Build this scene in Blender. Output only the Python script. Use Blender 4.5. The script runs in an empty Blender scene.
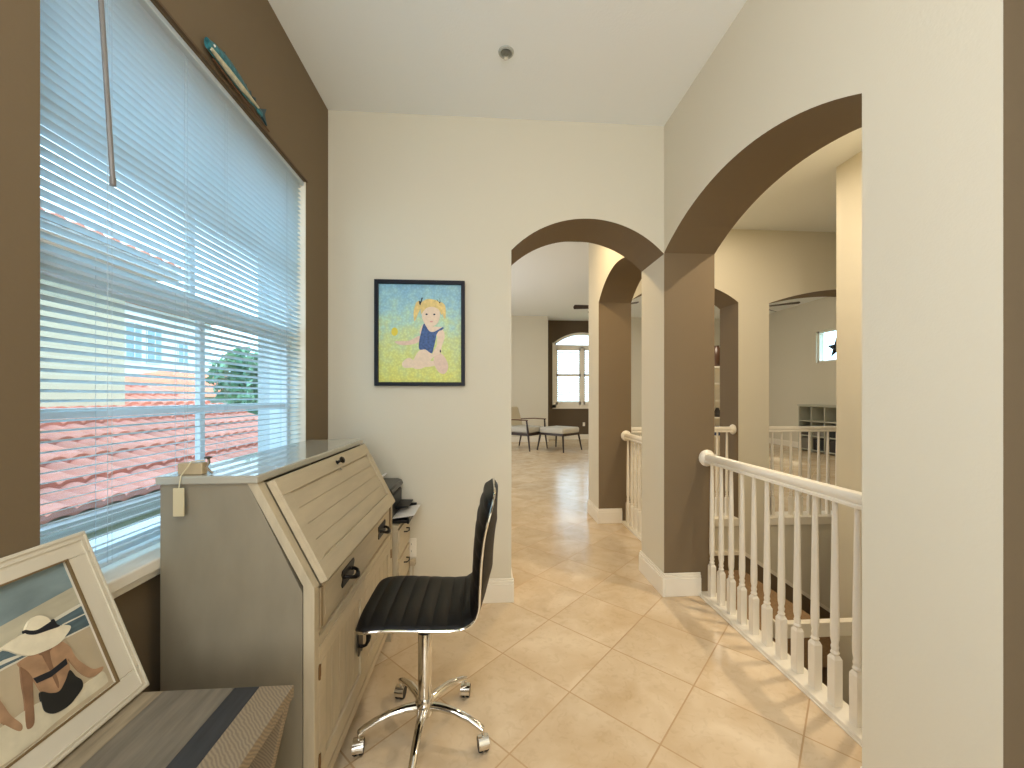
import bpy, math, random
from math import sin, cos, pi, radians, sqrt, hypot
from mathutils import Vector, Matrix
random.seed(7)
S = bpy.context.scene
COL = S.collection

# ------------------------------------------------------------ camera, world, lights, exposure
cd = bpy.data.cameras.new('camera'); cam = bpy.data.objects.new('camera', cd); COL.objects.link(cam)
cam.location = (0, 0, 1.3); cam.rotation_euler = (radians(90), 0, radians(-3.86))
cd.sensor_width = 36; cd.lens = 36*395/1024; cd.shift_y = 13/1024; cd.clip_start = .02
S.camera = cam
S.view_settings.view_transform = 'Standard'; S.view_settings.look = 'None'
S.view_settings.gamma = 1; S.view_settings.use_curve_mapping = False
S.view_settings.exposure = 0.27
S.cycles.use_denoising = True; S.cycles.max_bounces = 10; S.cycles.diffuse_bounces = 6
S.cycles.transparent_max_bounces = 16; S.cycles.caustics_reflective = False; S.cycles.caustics_refractive = False
S.cycles.sample_clamp_indirect = 6
W = bpy.data.worlds.new('sky'); S.world = W; W.use_nodes = True
bg = W.node_tree.nodes['Background']; bg.inputs[0].default_value = (.56, .80, 1.0, 1); bg.inputs[1].default_value = 4.2

def light(name, kind, loc, power, color, size=.3, size_y=None, rot=(0, 0, 0), shape='DISK'):
    l = bpy.data.lights.new(name, kind); l.energy = power; l.color = color
    if kind == 'AREA':
        l.shape = shape; l.size = size
        if size_y: l.size_y = size_y
    o = bpy.data.objects.new(name, l); o.location = loc; o.rotation_euler = rot; COL.objects.link(o)
    return o
WARM = (1, .83, .61); NEUT = (1, .98, .98); COOL = (.80, .90, 1)
sun = bpy.data.lights.new('sun', 'SUN'); sun.energy = 2.2; sun.angle = radians(1); sun.color = (1, .95, .86)
so = bpy.data.objects.new('sun', sun); so.rotation_euler = (0, radians(42), radians(25)); COL.objects.link(so)
oc = light('office_fill_light', 'POINT', (-.2, -.25, 2.35), 22, NEUT); oc.data.shadow_soft_size = .18  # added fill point that brightens the ceiling and near walls, no real lamp
light('behind_fill_light', 'AREA', (.1, -2.45, 1.6), 36, (.93, .98, 1), 1.7, 2.0, (radians(90), 0, 0), 'RECTANGLE')  # added fill from behind the camera; the wall there has no window
light('side_fill_light', 'AREA', (-.93, -.75, 1.75), 27, (.94, .97, 1), 1.3, 1.6, (0, radians(-90), 0), 'RECTANGLE')  # added fill to lift the right wall, no window modelled here
light('corridor_can_light', 'AREA', (.62, 3.45, 3.05), 14, (1, .74, .42), .14)
light('stairwell_can_light', 'AREA', (2.1, 1.85, 3.0), 23, WARM, .07)
light('landing_can_light', 'AREA', (2.3, 3.3, 3.05), 7, WARM, .14)
light('living_room_daylight', 'AREA', (-1.85, 7.6, 1.7), 90, (.88, .94, 1), 4.5, 2.8, (0, radians(-90), 0), 'RECTANGLE')
light('living_room_fill_light', 'AREA', (4.2, 7.6, 3.5), 52, (1, .87, .68), 1.2)  # added overhead fill that warms the far room walls, not a real fixture

# ------------------------------------------------------------ materials
MATS = {}
def lin(c):
    return tuple(((v/255)/12.92 if v/255 <= .04045 else ((v/255+.055)/1.055)**2.4) for v in c)
def mat(name, rgb, rough=.6, metal=0, bump=0, scale=30, var=0, coat=0, trans=0, spec=.5, stretch=None):
    if name in MATS: return MATS[name]
    m = bpy.data.materials.new(name); m.use_nodes = True; MATS[name] = m
    nt = m.node_tree; b = nt.nodes['Principled BSDF']; c = lin(rgb)
    b.inputs['Base Color'].default_value = (*c, 1); b.inputs['Roughness'].default_value = rough
    b.inputs['Metallic'].default_value = metal; b.inputs['Coat Weight'].default_value = coat
    b.inputs['Specular IOR Level'].default_value = spec
    if bump or var:
        tc = nt.nodes.new('ShaderNodeTexCoord'); mp = nt.nodes.new('ShaderNodeMapping')
        nt.links.new(tc.outputs['Object'], mp.inputs[0])
        if stretch: mp.inputs['Scale'].default_value = stretch
        n = nt.nodes.new('ShaderNodeTexNoise'); n.inputs['Scale'].default_value = scale; n.inputs['Detail'].default_value = 5
        nt.links.new(mp.outputs[0], n.inputs['Vector'])
        if bump:
            bp = nt.nodes.new('ShaderNodeBump'); bp.inputs['Strength'].default_value = bump; bp.inputs['Distance'].default_value = .004
            nt.links.new(n.outputs['Fac'], bp.inputs['Height']); nt.links.new(bp.outputs[0], b.inputs['Normal'])
        if var:
            r = nt.nodes.new('ShaderNodeValToRGB'); r.color_ramp.elements[0].position = .3; r.color_ramp.elements[1].position = .7
            r.color_ramp.elements[0].color = (*[max(0, v*(1-var)) for v in c], 1)
            r.color_ramp.elements[1].color = (*[min(1, v*(1+var)) for v in c], 1)
            nt.links.new(n.outputs['Fac'], r.inputs[0]); nt.links.new(r.outputs[0], b.inputs['Base Color'])
    return m
cream = mat('cream_wall_paint', (219, 213, 195), .75, bump=.12, scale=120, spec=.3)
brown = mat('brown_wall_paint', (120, 104, 81), .75, bump=.12, scale=120, spec=.3)
darkbrown = mat('dark_brown_wall_paint', (98, 84, 66), .75, bump=.1, scale=120, spec=.3)
ceilm = mat('ceiling_paint', (240, 243, 242), .85, bump=.2, scale=90, spec=.2)
white = mat('white_trim_paint', (240, 234, 220), .35)
blindm = mat('blind_slat_vinyl', (228, 236, 240), .45)
nt = blindm.node_tree; b_ = nt.nodes['Principled BSDF']; tr_ = nt.nodes.new('ShaderNodeBsdfTranslucent'); mx_ = nt.nodes.new('ShaderNodeMixShader')
tr_.inputs[0].default_value = (.78, .88, .92, 1); mx_.inputs[0].default_value = .45
nt.links.new(b_.outputs[0], mx_.inputs[1]); nt.links.new(tr_.outputs[0], mx_.inputs[2]); nt.links.new(mx_.outputs[0], nt.nodes['Material Output'].inputs[0])
frame_white = mat('window_frame_vinyl', (222, 230, 236), .4)
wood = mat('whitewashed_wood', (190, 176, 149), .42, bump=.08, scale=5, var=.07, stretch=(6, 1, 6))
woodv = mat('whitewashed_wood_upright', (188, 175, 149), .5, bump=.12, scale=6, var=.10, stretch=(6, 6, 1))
woodside = mat('shaded_side_panel', (142, 133, 114), .5, bump=.08, scale=5, var=.08, stretch=(3, 3, 1))  # same whitewashed wood, with the shade of the side put into its colour
groove = mat('groove_shadow_wood', (120, 98, 68), .7)
desktop_m = mat('desk_top_lacquer', (178, 174, 160), .2, var=.04, scale=5, coat=.6)
iron = mat('black_iron', (26, 22, 20), .4, metal=.6, bump=.1, scale=80)
leather = mat('black_leather', (13, 11, 10), .5, bump=.25, scale=220, spec=.28)
chrome = mat('chrome', (225, 222, 215), .08, metal=1)
blackp = mat('black_plastic', (14, 14, 15), .4, spec=.3)
gloss_black = mat('glossy_black_plastic', (18, 17, 17), .2)
paper = mat('paper', (244, 240, 236), .6)
glassy = bpy.data.materials.new('window_glass'); glassy.use_nodes = True
nt = glassy.node_tree; nt.nodes.remove(nt.nodes['Principled BSDF'])
t_ = nt.nodes.new('ShaderNodeBsdfTransparent'); g_ = nt.nodes.new('ShaderNodeBsdfGlossy'); x_ = nt.nodes.new('ShaderNodeMixShader')
t_.inputs[0].default_value = (.93, .97, .98, 1); g_.inputs['Roughness'].default_value = .02; x_.inputs[0].default_value = .06
nt.links.new(t_.outputs[0], x_.inputs[1]); nt.links.new(g_.outputs[0], x_.inputs[2]); nt.links.new(x_.outputs[0], nt.nodes['Material Output'].inputs[0])

def tile_floor():
    m = bpy.data.materials.new('diagonal_travertine_tile'); m.use_nodes = True; nt = m.node_tree; L = nt.links; N = nt.nodes.new
    b = nt.nodes['Principled BSDF']; tc = N('ShaderNodeTexCoord'); sp = N('ShaderNodeSeparateXYZ'); L.new(tc.outputs['Object'], sp.inputs[0])
    def mth(op, a, b2=None):
        n = N('ShaderNodeMath'); n.operation = op
        for i, v in enumerate((a, b2)):
            if v is None: continue
            if isinstance(v, (int, float)): n.inputs[i].default_value = v
            else: L.new(v, n.inputs[i])
        return n.outputs[0]
    T = .400
    a = mth('DIVIDE', mth('SUBTRACT', mth('MULTIPLY', mth('ADD', sp.outputs[0], sp.outputs[1]), .70711), 1.478), T)
    c = mth('DIVIDE', mth('SUBTRACT', mth('MULTIPLY', mth('SUBTRACT', sp.outputs[1], sp.outputs[0]), .70711), .954), T)
    def edge(v):
        f = mth('FRACT', v); return mth('MINIMUM', f, mth('SUBTRACT', 1, f))
    e = mth('MINIMUM', edge(a), edge(c)); g = mth('LESS_THAN', e, .0075)
    cmb = N('ShaderNodeCombineXYZ'); L.new(mth('FLOOR', a), cmb.inputs[0]); L.new(mth('FLOOR', c), cmb.inputs[1])
    wn = N('ShaderNodeTexWhiteNoise'); wn.noise_dimensions = '3D'; L.new(cmb.outputs[0], wn.inputs['Vector'])
    add = N('ShaderNodeVectorMath'); add.operation = 'ADD'; sc = N('ShaderNodeVectorMath'); sc.operation = 'SCALE'; sc.inputs['Scale'].default_value = 9
    L.new(wn.outputs['Color'], sc.inputs[0]); L.new(tc.outputs['Object'], add.inputs[0]); L.new(sc.outputs[0], add.inputs[1])
    n1 = N('ShaderNodeTexNoise'); n1.inputs['Scale'].default_value = 4.5; n1.inputs['Detail'].default_value = 6; n1.inputs['Distortion'].default_value = .6; L.new(add.outputs[0], n1.inputs['Vector'])
    r = N('ShaderNodeValToRGB'); L.new(n1.outputs['Fac'], r.inputs[0]); E_ = r.color_ramp.elements
    E_[0].position = .3; E_[0].color = (*lin((208, 183, 148)), 1); E_[1].position = .7; E_[1].color = (*lin((228, 209, 180)), 1)
    n2 = N('ShaderNodeTexNoise'); n2.inputs['Scale'].default_value = 22; n2.inputs['Detail'].default_value = 7; n2.inputs['Distortion'].default_value = 1.5; L.new(add.outputs[0], n2.inputs['Vector'])
    r2 = N('ShaderNodeValToRGB'); L.new(n2.outputs['Fac'], r2.inputs[0]); E_ = r2.color_ramp.elements
    E_[0].position = .36; E_[0].color = (.80, .76, .70, 1); E_[1].position = .46; E_[1].color = (1, 1, 1, 1)
    mu = N('ShaderNodeMix'); mu.data_type = 'RGBA'; mu.blend_type = 'MULTIPLY'; mu.inputs[0].default_value = .28
    L.new(r.outputs[0], mu.inputs[6]); L.new(r2.outputs[0], mu.inputs[7])
    hv = N('ShaderNodeHueSaturation'); L.new(mu.outputs[2], hv.inputs['Color']); L.new(mth('ADD', mth('MULTIPLY', wn.outputs['Value'], .10), .95), hv.inputs['Value'])
    mg = N('ShaderNodeMix'); mg.data_type = 'RGBA'; L.new(g, mg.inputs[0]); L.new(hv.outputs[0], mg.inputs[6]); mg.inputs[7].default_value = (*lin((186, 154, 116)), 1)
    L.new(mg.outputs[2], b.inputs['Base Color'])
    L.new(mth('ADD', mth('MULTIPLY', g, .3), .22), b.inputs['Roughness'])
    bp = N('ShaderNodeBump'); bp.inputs['Strength'].default_value = .3; bp.inputs['Distance'].default_value = .002; L.new(mth('SUBTRACT', 1, g), bp.inputs['Height']); L.new(bp.outputs[0], b.inputs['Normal'])
    return m
tilem = tile_floor()

# ------------------------------------------------------------ mesh helpers
class MB:
    def __init__(s): s.v = []; s.f = []; s.m = []
    def quad(s, pts, mi=0):
        i = len(s.v); s.v += [tuple(p) for p in pts]; s.f.append(tuple(range(i, i+len(pts)))); s.m.append(mi)
    def box(s, lo, hi, mi=0, M=None):
        (a, b, c), (d, e, f) = lo, hi
        p = [(a, b, c), (d, b, c), (d, e, c), (a, e, c), (a, b, f), (d, b, f), (d, e, f), (a, e, f)]
        if M is not None: p = [tuple(M @ Vector(q)) for q in p]
        i = len(s.v); s.v += p
        for q in ((0, 3, 2, 1), (4, 5, 6, 7), (0, 1, 5, 4), (1, 2, 6, 5), (2, 3, 7, 6), (3, 0, 4, 7)):
            s.f.append(tuple(i+k for k in q)); s.m.append(mi)
        return s
    def prism(s, poly, fn, a0, a1, mi=0, cap=True):
        """poly: 2D points; fn(u, v, a) -> 3D"""
        n = len(poly); i = len(s.v)
        s.v += [fn(u, v, a0) for u, v in poly] + [fn(u, v, a1) for u, v in poly]
        for k in range(n):
            s.f.append((i+k, i+(k+1) % n, i+n+(k+1) % n, i+n+k)); s.m.append(mi)
        if cap:
            s.f.append(tuple(i+k for k in range(n))[::-1]); s.m.append(mi)
            s.f.append(tuple(i+n+k for k in range(n))); s.m.append(mi)
        return s
    def tube(s, path, r, n=10, mi=0, cap=True, flat=1.0):
        path = [Vector(p) for p in path]; rs = r if isinstance(r, (list, tuple)) else [r]*len(path)
        i0 = len(s.v); up = Vector((0, 0, 1)); prev = None
        for k, p in enumerate(path):
            t = (path[min(k+1, len(path)-1)]-path[max(k-1, 0)]).normalized()
            if prev is None:
                a = t.cross(up)
                if a.length < .05: a = t.cross(Vector((0, 1, 0)))
            else: a = prev - t*prev.dot(t)
            a.normalize(); prev = a; b = t.cross(a)
            for j in range(n):
                q = p + a*(cos(2*pi*j/n)*rs[k]) + b*(sin(2*pi*j/n)*rs[k]*flat); s.v.append(tuple(q))
        for k in range(len(path)-1):
            for j in range(n):
                a = i0+k*n+j; b2 = i0+k*n+(j+1) % n; s.f.append((a, b2, b2+n, a+n)); s.m.append(mi)
        if cap:
            s.f.append(tuple(i0+j for j in range(n))[::-1]); s.m.append(mi)
            e = i0+(len(path)-1)*n; s.f.append(tuple(e+j for j in range(n))); s.m.append(mi)
        return s
    def lathe(s, prof, c=(0, 0, 0), ax='z', n=20, mi=0):
        """prof: (r, h)"""
        i0 = len(s.v); C = Vector(c)
        for r, h in prof:
            for j in range(n):
                a = 2*pi*j/n; u, v = r*cos(a), r*sin(a)
                q = {'z': (u, v, h), 'x': (h, u, v), 'y': (v, h, u)}[ax]; s.v.append(tuple(C+Vector(q)))
        for k in range(len(prof)-1):
            for j in range(n):
                a = i0+k*n+j; b = i0+k*n+(j+1) % n; s.f.append((a, b, b+n, a+n)); s.m.append(mi)
        s.f.append(tuple(i0+j for j in range(n))[::-1]); s.m.append(mi)
        e = i0+(len(prof)-1)*n; s.f.append(tuple(e+j for j in range(n))); s.m.append(mi)
        return s
    def build(s, name, mats, parent=None, bevel=0, smooth=False, seg=2, origin=None):
        me = bpy.data.meshes.new(name)
        vs = s.v; wo = Vector((0, 0, 0))
        if origin is not None: wo = Vector(origin); vs = [tuple(Vector(v)-wo) for v in s.v]
        me.from_pydata(vs, [], s.f)
        for m in (mats if isinstance(mats, (list, tuple)) else [mats]): me.materials.append(m)
        for p, mi in zip(me.polygons, s.m): p.material_index = mi
        import bmesh
        bm = bmesh.new(); bm.from_mesh(me); bmesh.ops.recalc_face_normals(bm, faces=bm.faces); bm.to_mesh(me); bm.free()
        if smooth:
            for p in me.polygons: p.use_smooth = True
        o = bpy.data.objects.new(name, me); COL.objects.link(o)
        if origin is not None: o.location = wo
        if parent is not None: o.parent = parent
        if smooth:
            me.set_sharp_from_angle(angle=radians(38))
        if bevel:
            bv = o.modifiers.new('bevel', 'BEVEL'); bv.width = bevel; bv.segments = seg; bv.limit_method = 'ANGLE'; bv.angle_limit = radians(40)
        return o
def root(name, label, cat, loc=(0, 0, 0), rz=0, group=None, kind=None):
    o = bpy.data.objects.new(name, None); COL.objects.link(o); o.location = loc; o.rotation_euler = (0, 0, rz); o.empty_display_size = .1
    if label: o['label'] = label
    if cat: o['category'] = cat
    if group: o['group'] = group
    if kind: o['kind'] = kind
    return o
def tag(o, label, cat, group=None):
    o['label'] = label; o['category'] = cat
    if group: o['group'] = group
    return o
def struct(o, label=None):
    o['kind'] = 'structure'
    if label: o['label'] = label
    return o
def rel(o, r):
    """world-built child put under root r without moving"""
    o.parent = r; o.matrix_parent_inverse = r.matrix_basis.inverted() if hasattr(r, 'matrix_basis') else Matrix(); return o

# ------------------------------------------------------------ room shell
LX, RX, BY = -.968, 1.165, 2.508
RT = 1.507; BT = 2.88; CZ = 3.07
def seg_arc(b0, b1, spring, rise, n=28):
    c = (b1-b0)/2; R = (c*c+rise*rise)/(2*rise); m = (b0+b1)/2
    return [(m-c+2*c*k/n, spring+sqrt(max(0, R*R-(-c+2*c*k/n)**2))-(R-rise)) for k in range(n+1)]
def arch_wall(name, axis, a0, a1, z0, z1, d0, d1, openings, facemat, jambmat, soffitmat, sills=0, label=None):
    """axis 'x': wall runs along x, thickness y d0..d1.  openings (b0,b1,spring,rise)"""
    mb = MB()
    fn = (lambda a, z, d: (a, d, z)) if axis == 'x' else (lambda a, z, d: (d, a, z))
    def rect(p0, p1, za, zb):     # faces of wall body
        for dd in (d0, d1): mb.quad([fn(p0, za, dd), fn(p1, za, dd), fn(p1, zb, dd), fn(p0, zb, dd)], 0)
    cur = a0
    for (b0, b1, sp, rise) in sorted(openings):
        if b0 > cur+1e-6: rect(cur, b0, z0, z1)
        if z0 < 0: rect(b0, b1, z0, 0.0)
        arc = seg_arc(b0, b1, sp, rise)
        for (p, zp), (q, zq) in zip(arc, arc[1:]):
            for dd in (d0, d1): mb.quad([fn(p, zp, dd), fn(q, zq, dd), fn(q, z1, dd), fn(p, z1, dd)], 0)
            mb.quad([fn(p, zp, d0), fn(q, zq, d0), fn(q, zq, d1), fn(p, zp, d1)], 2)
        for pp in (b0, b1):
            if a0+1e-6 < pp < a1-1e-6 or True:
                mb.quad([fn(pp, max(z0, 0), d0), fn(pp, max(z0, 0), d1), fn(pp, sp, d1), fn(pp, sp, d0)], 1)
        cur = b1
    if cur < a1-1e-6: rect(cur, a1, z0, z1)
    mb.quad([fn(a0, z1, d0), fn(a1, z1, d0), fn(a1, z1, d1), fn(a0, z1, d1)], 0)
    for e in (a0, a1): mb.quad([fn(e, z0, d0), fn(e, z0, d1), fn(e, z1, d1), fn(e, z1, d0)], 0)
    # drop the end caps that would close an opening reaching the end
    o = mb.build(name, [facemat, jambmat, soffitmat]); return struct(o, label)
# floors
mb = MB(); mb.box((-1.25, -2.7, -.3), (1.405, 4.4, 0)); struct(mb.build('floor', tilem), 'beige diagonal tile floor')
mb = MB(); mb.box((-2, 4.4, -.3), (8.2, 12.3, 0)); struct(mb.build('floor_living_room', tilem))
mb = MB(); mb.box((1.405, -2.7, -.3), (4.4, .9, 0)); struct(mb.build('floor_side', tilem))
mb = MB(); mb.box((1.405, 4.03, -.3), (5.4, 4.4, 0)); struct(mb.build('floor_gallery', tilem))
# ceilings
mb = MB(); mb.box((-1.25, -2.7, CZ), (5.4, 4.45, CZ+.6)); struct(mb.build('ceiling', ceilm), 'smooth off-white ceiling')
mb = MB(); mb.box((-2.1, 4.45, 3.65), (8.3, 12.4, 3.9)); struct(mb.build('ceiling_living_room', ceilm))
# walls with arches
def end_wall():
    # back wall: left part, header over the arch
    return arch_wall('wall_back', 'x', -1.2, RX, 0, CZ, BY, BT, [(.165, RX, 2.235, .215)], cream, cream, brown)
w = end_wall()
# remove the end cap at x = RX below the header (opening reaches the pillar)
def strip_faces(o, test):
    import bmesh
    bm = bmesh.new(); bm.from_mesh(o.data)
    kill = [f for f in bm.faces if test(f)]
    bmesh.ops.delete(bm, geom=kill, context='FACES'); bm.to_mesh(o.data); bm.free()
strip_faces(w, lambda f: all(abs(v.co.x-RX) < 1e-4 for v in f.verts))
arch_wall('wall_right', 'y', -.6, 4.4, 0, CZ, RX, RT, [(-.55, .814, 2.30, .18), (1.149, BY, 2.242, .185), (BT, 4.0, 2.275, .22)], cream, brown, brown)
w = arch_wall('wall_far', 'x', RT, 5.4, -2.9, CZ, 4.0, 4.33, [(RT, 2.665, 2.30, .2), (3.005, 5.0, 2.295, .17)], cream, brown, brown)
strip_faces(w, lambda f: all(abs(v.co.x-RT) < 1e-4 for v in f.verts))
# left wall with a square window hole
WY0, WY1, WZ0, WZ1 = .928, 2.207, .835, 2.46
mb = MB(); T0, T1 = -1.2, LX
mb.box((T0, -2.7, -.3), (T1, WY0, CZ)); mb.box((T0, WY1, -.3), (T1, BY, CZ))
mb.box((T0, WY0, -.3), (T1, WY1, WZ0)); mb.box((T0, WY0, WZ1), (T1, WY1, CZ))
struct(mb.build('wall_left', brown), 'brown painted wall around the window')
mb = MB(); mb.box((-1.2, -2.7, 0), (4.4, -2.55, CZ)); struct(mb.build('wall_behind', cream))
mb = MB(); mb.box((2.7, .9, -2.9), (2.95, 2.87, CZ)); struct(mb.build('wall_stairwell', cream))
mb = MB(); mb.box((RT, .814, -2.9), (2.95, 1.149, CZ)); struct(mb.build('wall_stair_near', cream))
mb = MB(); mb.box((RX, -2.7, 0), (RT, -.6, CZ)); mb.box((2.95, -2.7, 0), (3.1, .9, CZ)); struct(mb.build('wall_side', cream))
mb = MB(); mb.box((5.2, 2.87, -2.9), (5.4, 4.0, CZ)); mb.box((2.95, 2.67, -2.9), (5.4, 2.87, CZ)); struct(mb.build('wall_alcove', cream))
mb = MB(); mb.box((1.405, 1.149, -2.9), (1.5, 4.0, -.3)); struct(mb.build('wall_stair_side', cream))
mb = MB(); mb.box((1.3, .9, -3.0), (5.4, 4.1, -2.9)); struct(mb.build('floor_stair', mat('stair_carpet', (150, 122, 90), .95, var=.15, scale=60)))
# big room
mb = MB(); mb.box((-2.0, 11.4, 0), (1.82, 12.3, 3.65)); struct(mb.build('wall_living_cream', cream))
mb = MB(); mb.box((4.25, 11.4, 0), (8.2, 12.3, 3.65)); struct(mb.build('wall_living_front', cream))
mb = MB(); A = seg_arc(2.07, 3.87, 2.95, .33)
mb.box((1.82, 12.0, 0), (2.07, 12.25, 3.65)); mb.box((3.87, 12.0, 0), (4.25, 12.25, 3.65)); mb.box((2.07, 12.0, 0), (3.87, 12.25, .99))
for (p, zp), (q, zq) in zip(A, A[1:]): mb.prism([(p, zp), (q, zq), (q, 3.65), (p, 3.65)], lambda u, v, a: (u, a, v), 12.0, 12.25)
struct(mb.build('wall_living_brown', darkbrown))
SY0, SY1, SZ0, SZ1 = 8.05, 9.06, 2.13, 2.88
mb = MB(); mb.box((8.0, 4.4, 0), (8.2, SY0, 3.65)); mb.box((8.0, SY1, 0), (8.2, 12.0, 3.65)); mb.box((8.0, SY0, 0), (8.2, SY1, SZ0)); mb.box((8.0, SY0, SZ1), (8.2, SY1, 3.65))
struct(mb.build('wall_living_right', cream))
mb = MB(); mb.box((-2.1, 4.4, 0), (-1.95, 12.3, 3.65)); mb.box((-2.1, 4.3, 0), (-1.2, 4.4, 3.65)); mb.box((-1.2, 4.28, 0), (-1.1, 4.4, 3.65)); mb.box((5.4, 4.3, -.3), (8.2, 4.4, 3.65))
mb.box((-1.2, 4.4, CZ), (5.4, 4.45, 3.65))
struct(mb.build('wall_living_left', cream))
mb = MB(); mb.box((-1.2, BT, 0), (-1.1, 4.3, CZ)); struct(mb.build('wall_corridor_left', cream))

# baseboards
def baseboard(name, runs):
    """runs: (x0,y0,x1,y1,nx,ny) wall line and outward normal"""
    mb = MB()
    for x0, y0, x1, y1, nx, ny in runs:
        for (za, zb, t) in ((0, .118, .016), (.118, .136, .012), (.136, .15, .007)):
            lo = (min(x0, x1, x0+nx*t, x1+nx*t), min(y0, y1, y0+ny*t, y1+ny*t), za)
            hi = (max(x0, x1, x0+nx*t, x1+nx*t), max(y0, y1, y0+ny*t, y1+ny*t), zb)
            mb.box(lo, hi)
    return struct(mb.build(name, white, bevel=.003))
baseboard('baseboard_back', [(LX, BY, .165+.016, BY, 0, -1), (.165, BY, .165, BT, 1, 0)])
baseboard('baseboard_pillar', [(RX, BY-.016, RX, BT+.016, -1, 0), (RX, BY, 1.41, BY, 0, -1), (RX, BT, 1.41, BT, 0, 1)])
baseboard('baseboard_far_pillar', [(RX, 4.0-.016, RX, 4.4, -1, 0), (RX, 4.0, 1.41, 4.0, 0, -1)])
baseboard('baseboard_right', [(RX, .814, RX, 1.149, -1, 0), (RX, .814, RT, .814, 0, -1), (RX, 1.149, 1.41, 1.149, 0, 1)])
baseboard('baseboard_left', [(LX, -2.5, LX, BY, 1, 0)])
baseboard('baseboard_living', [(-1.95, 11.4, 1.82, 11.4, 0, -1), (1.82, 11.4, 1.82, 12.0, 1, 0), (1.82, 12.0, 4.25, 12.0, 0, -1), (4.25, 11.4, 4.25, 12.0, -1, 0), (4.25, 11.4, 8.0, 11.4, 0, -1), (8.0, 4.4, 8.0, 12.0, -1, 0)])

# white curb strips carrying the balusters, stair trims
mb = MB(); mb.box((1.400, 1.149, -.3), (RT, BY, .022)); mb.box((1.392, 1.149, 0), (1.400, BY, .008)); struct(mb.build('trim_1', white, bevel=.004))
mb = MB(); mb.box((1.400, BT, -.3), (RT, 4.0, .022)); struct(mb.build('trim_2', white, bevel=.004))
mb = MB(); mb.box((RT, 3.985, -.06), (2.665, 4.2, .022)); mb.box((3.005, 3.985, -.06), (5.0, 4.2, .022)); struct(mb.build('trim_3', white, bevel=.004))
carp = MATS['stair_carpet']
mb = MB(); mb.box((1.5, 2.9, -.80), (2.7, 4.0, -.52))
for k in range(9): mb.box((2.7+.27*k, 2.9, -2.9), (2.97+.27*k, 4.0, -.52-.18*(k+1)))
struct(mb.build('floor_stair_flight', carp))
fx = lambda u, v, a: (u, a, v)
mb = MB(); mb.prism([(RT, -.36), (2.71, -.36), (4.95, -1.86), (4.95, -1.82), (2.722, -.325), (RT, -.325)], fx, 3.975, 4.0)
struct(mb.build('trim_stair_skirt', white))
mb = MB(); mb.prism([(RT, -.56), (2.71, -.56), (4.95, -2.4), (4.95, -1.86), (2.71, -.36), (RT, -.36)], fx, 3.985, 4.0)
struct(mb.build('trim_stair_panel', brown))
mb = MB(); mb.box((2.0, 2.57, -.355), (2.7, 2.62, -.255)); mb.box((1.985, 2.56, -.365), (2.005, 2.63, -.245))
struct(mb.build('trim_stair_guard', white, bevel=.004))

# ------------------------------------------------------------ stair railings
def baluster_mb(x, y, z0, z1):
    mb = MB(); h = .205
    mb.box((x-.0175, y-.0175, z0), (x+.0175, y+.0175, z0+h-.012))
    # chamfered top of the block then the turned shaft
    i = len(mb.v); a, b = .0175, .011
    for r, z in ((a, z0+h-.012), (b, z0+h+.003)):
        mb.v += [(x-r, y-r, z), (x+r, y-r, z), (x+r, y+r, z), (x-r, y+r, z)]
    for k in range(4): mb.f.append((i+k, i+(k+1) % 4, i+4+(k+1) % 4, i+4+k)); mb.m.append(0)
    H = z1-z0
    prof = [(.011, h), (.0165, h+.012), (.0115, h+.022), (.0150, h+.036), (.0115, h+.046), (.0158, h+.07), (.0165, h+.12), (.0125, H*.75), (.0095, H)]
    mb.lathe([(r, z0+q) for r, q in prof], (x, y, 0), 'z', 12)
    return mb
def railing(name, label, axis, p0, p1, c, ys, grp=None, ends=(1, 1), z0=.022, zt=.930):
    fnp = (lambda a, z, d: (c+d, a, z)) if axis == 'y' else (lambda a, z, d: (a, c+d, z))
    r = root(name, label, 'railing', fnp((p0+p1)/2, 0, 0), 0, grp)
    prof = [(-.030, zt-.058), (.030, zt-.058), (.030, zt-.047), (.024, zt-.042), (.030, zt-.03), (.030, zt-.016), (.020, zt-.003), (.008, zt), (-.008, zt), (-.020, zt-.003), (-.030, zt-.016), (-.030, zt-.03), (-.024, zt-.042), (-.030, zt-.047)]
    mb = MB(); mb.prism(prof, lambda u, v, a: fnp(a, v, u), p0, p1)
    rel(mb.build('handrail', white, smooth=True), r)
    for e, (pp, sgn) in zip(ends, ((p0, 1), (p1, -1))):
        if e:
            mb = MB(); q = fnp(pp, zt-.03, 0)
            mb.lathe([(.0, 0), (.052, sgn*.001), (.055, sgn*.010), (.050, sgn*.020), (.038, sgn*.028), (.030, sgn*.034)], q, axis, 24)
            rel(mb.build('rosette', white, smooth=True), r)
    first = None
    for y in ys:
        q = fnp(y, 0, 0)
        if first is None:
            mb = baluster_mb(0, 0, z0, zt-.055); first = mb.build('baluster', white, smooth=True); o = first
        else:
            o = first.copy(); COL.objects.link(o)
        o.location = Vector(q)-r.location; o.parent = r; o.matrix_parent_inverse = Matrix()
    return r
railing('stair_railing', 'white turned baluster railing in the large nearest arch on the right', 'y', 1.149, BY, 1.45, [2.441-.0992*k for k in range(13)])
railing('stair_railing', 'white turned baluster railing in the small arch just beyond the brown pillar', 'y', BT, 4.0, 1.45, [3.935-.0992*k for k in range(11)])
railing('stair_railing', 'short white railing with round end rosette across the narrow far arch', 'x', RT, 2.665, 4.08, [2.59-.1065*k for k in range(11)], zt=.982)
railing('stair_railing', 'straight white railing across the wide far arch in front of the cubby shelf', 'x', 3.005, 5.0, 4.08, [3.10+.1065*k for k in range(18)], zt=.982)

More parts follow.
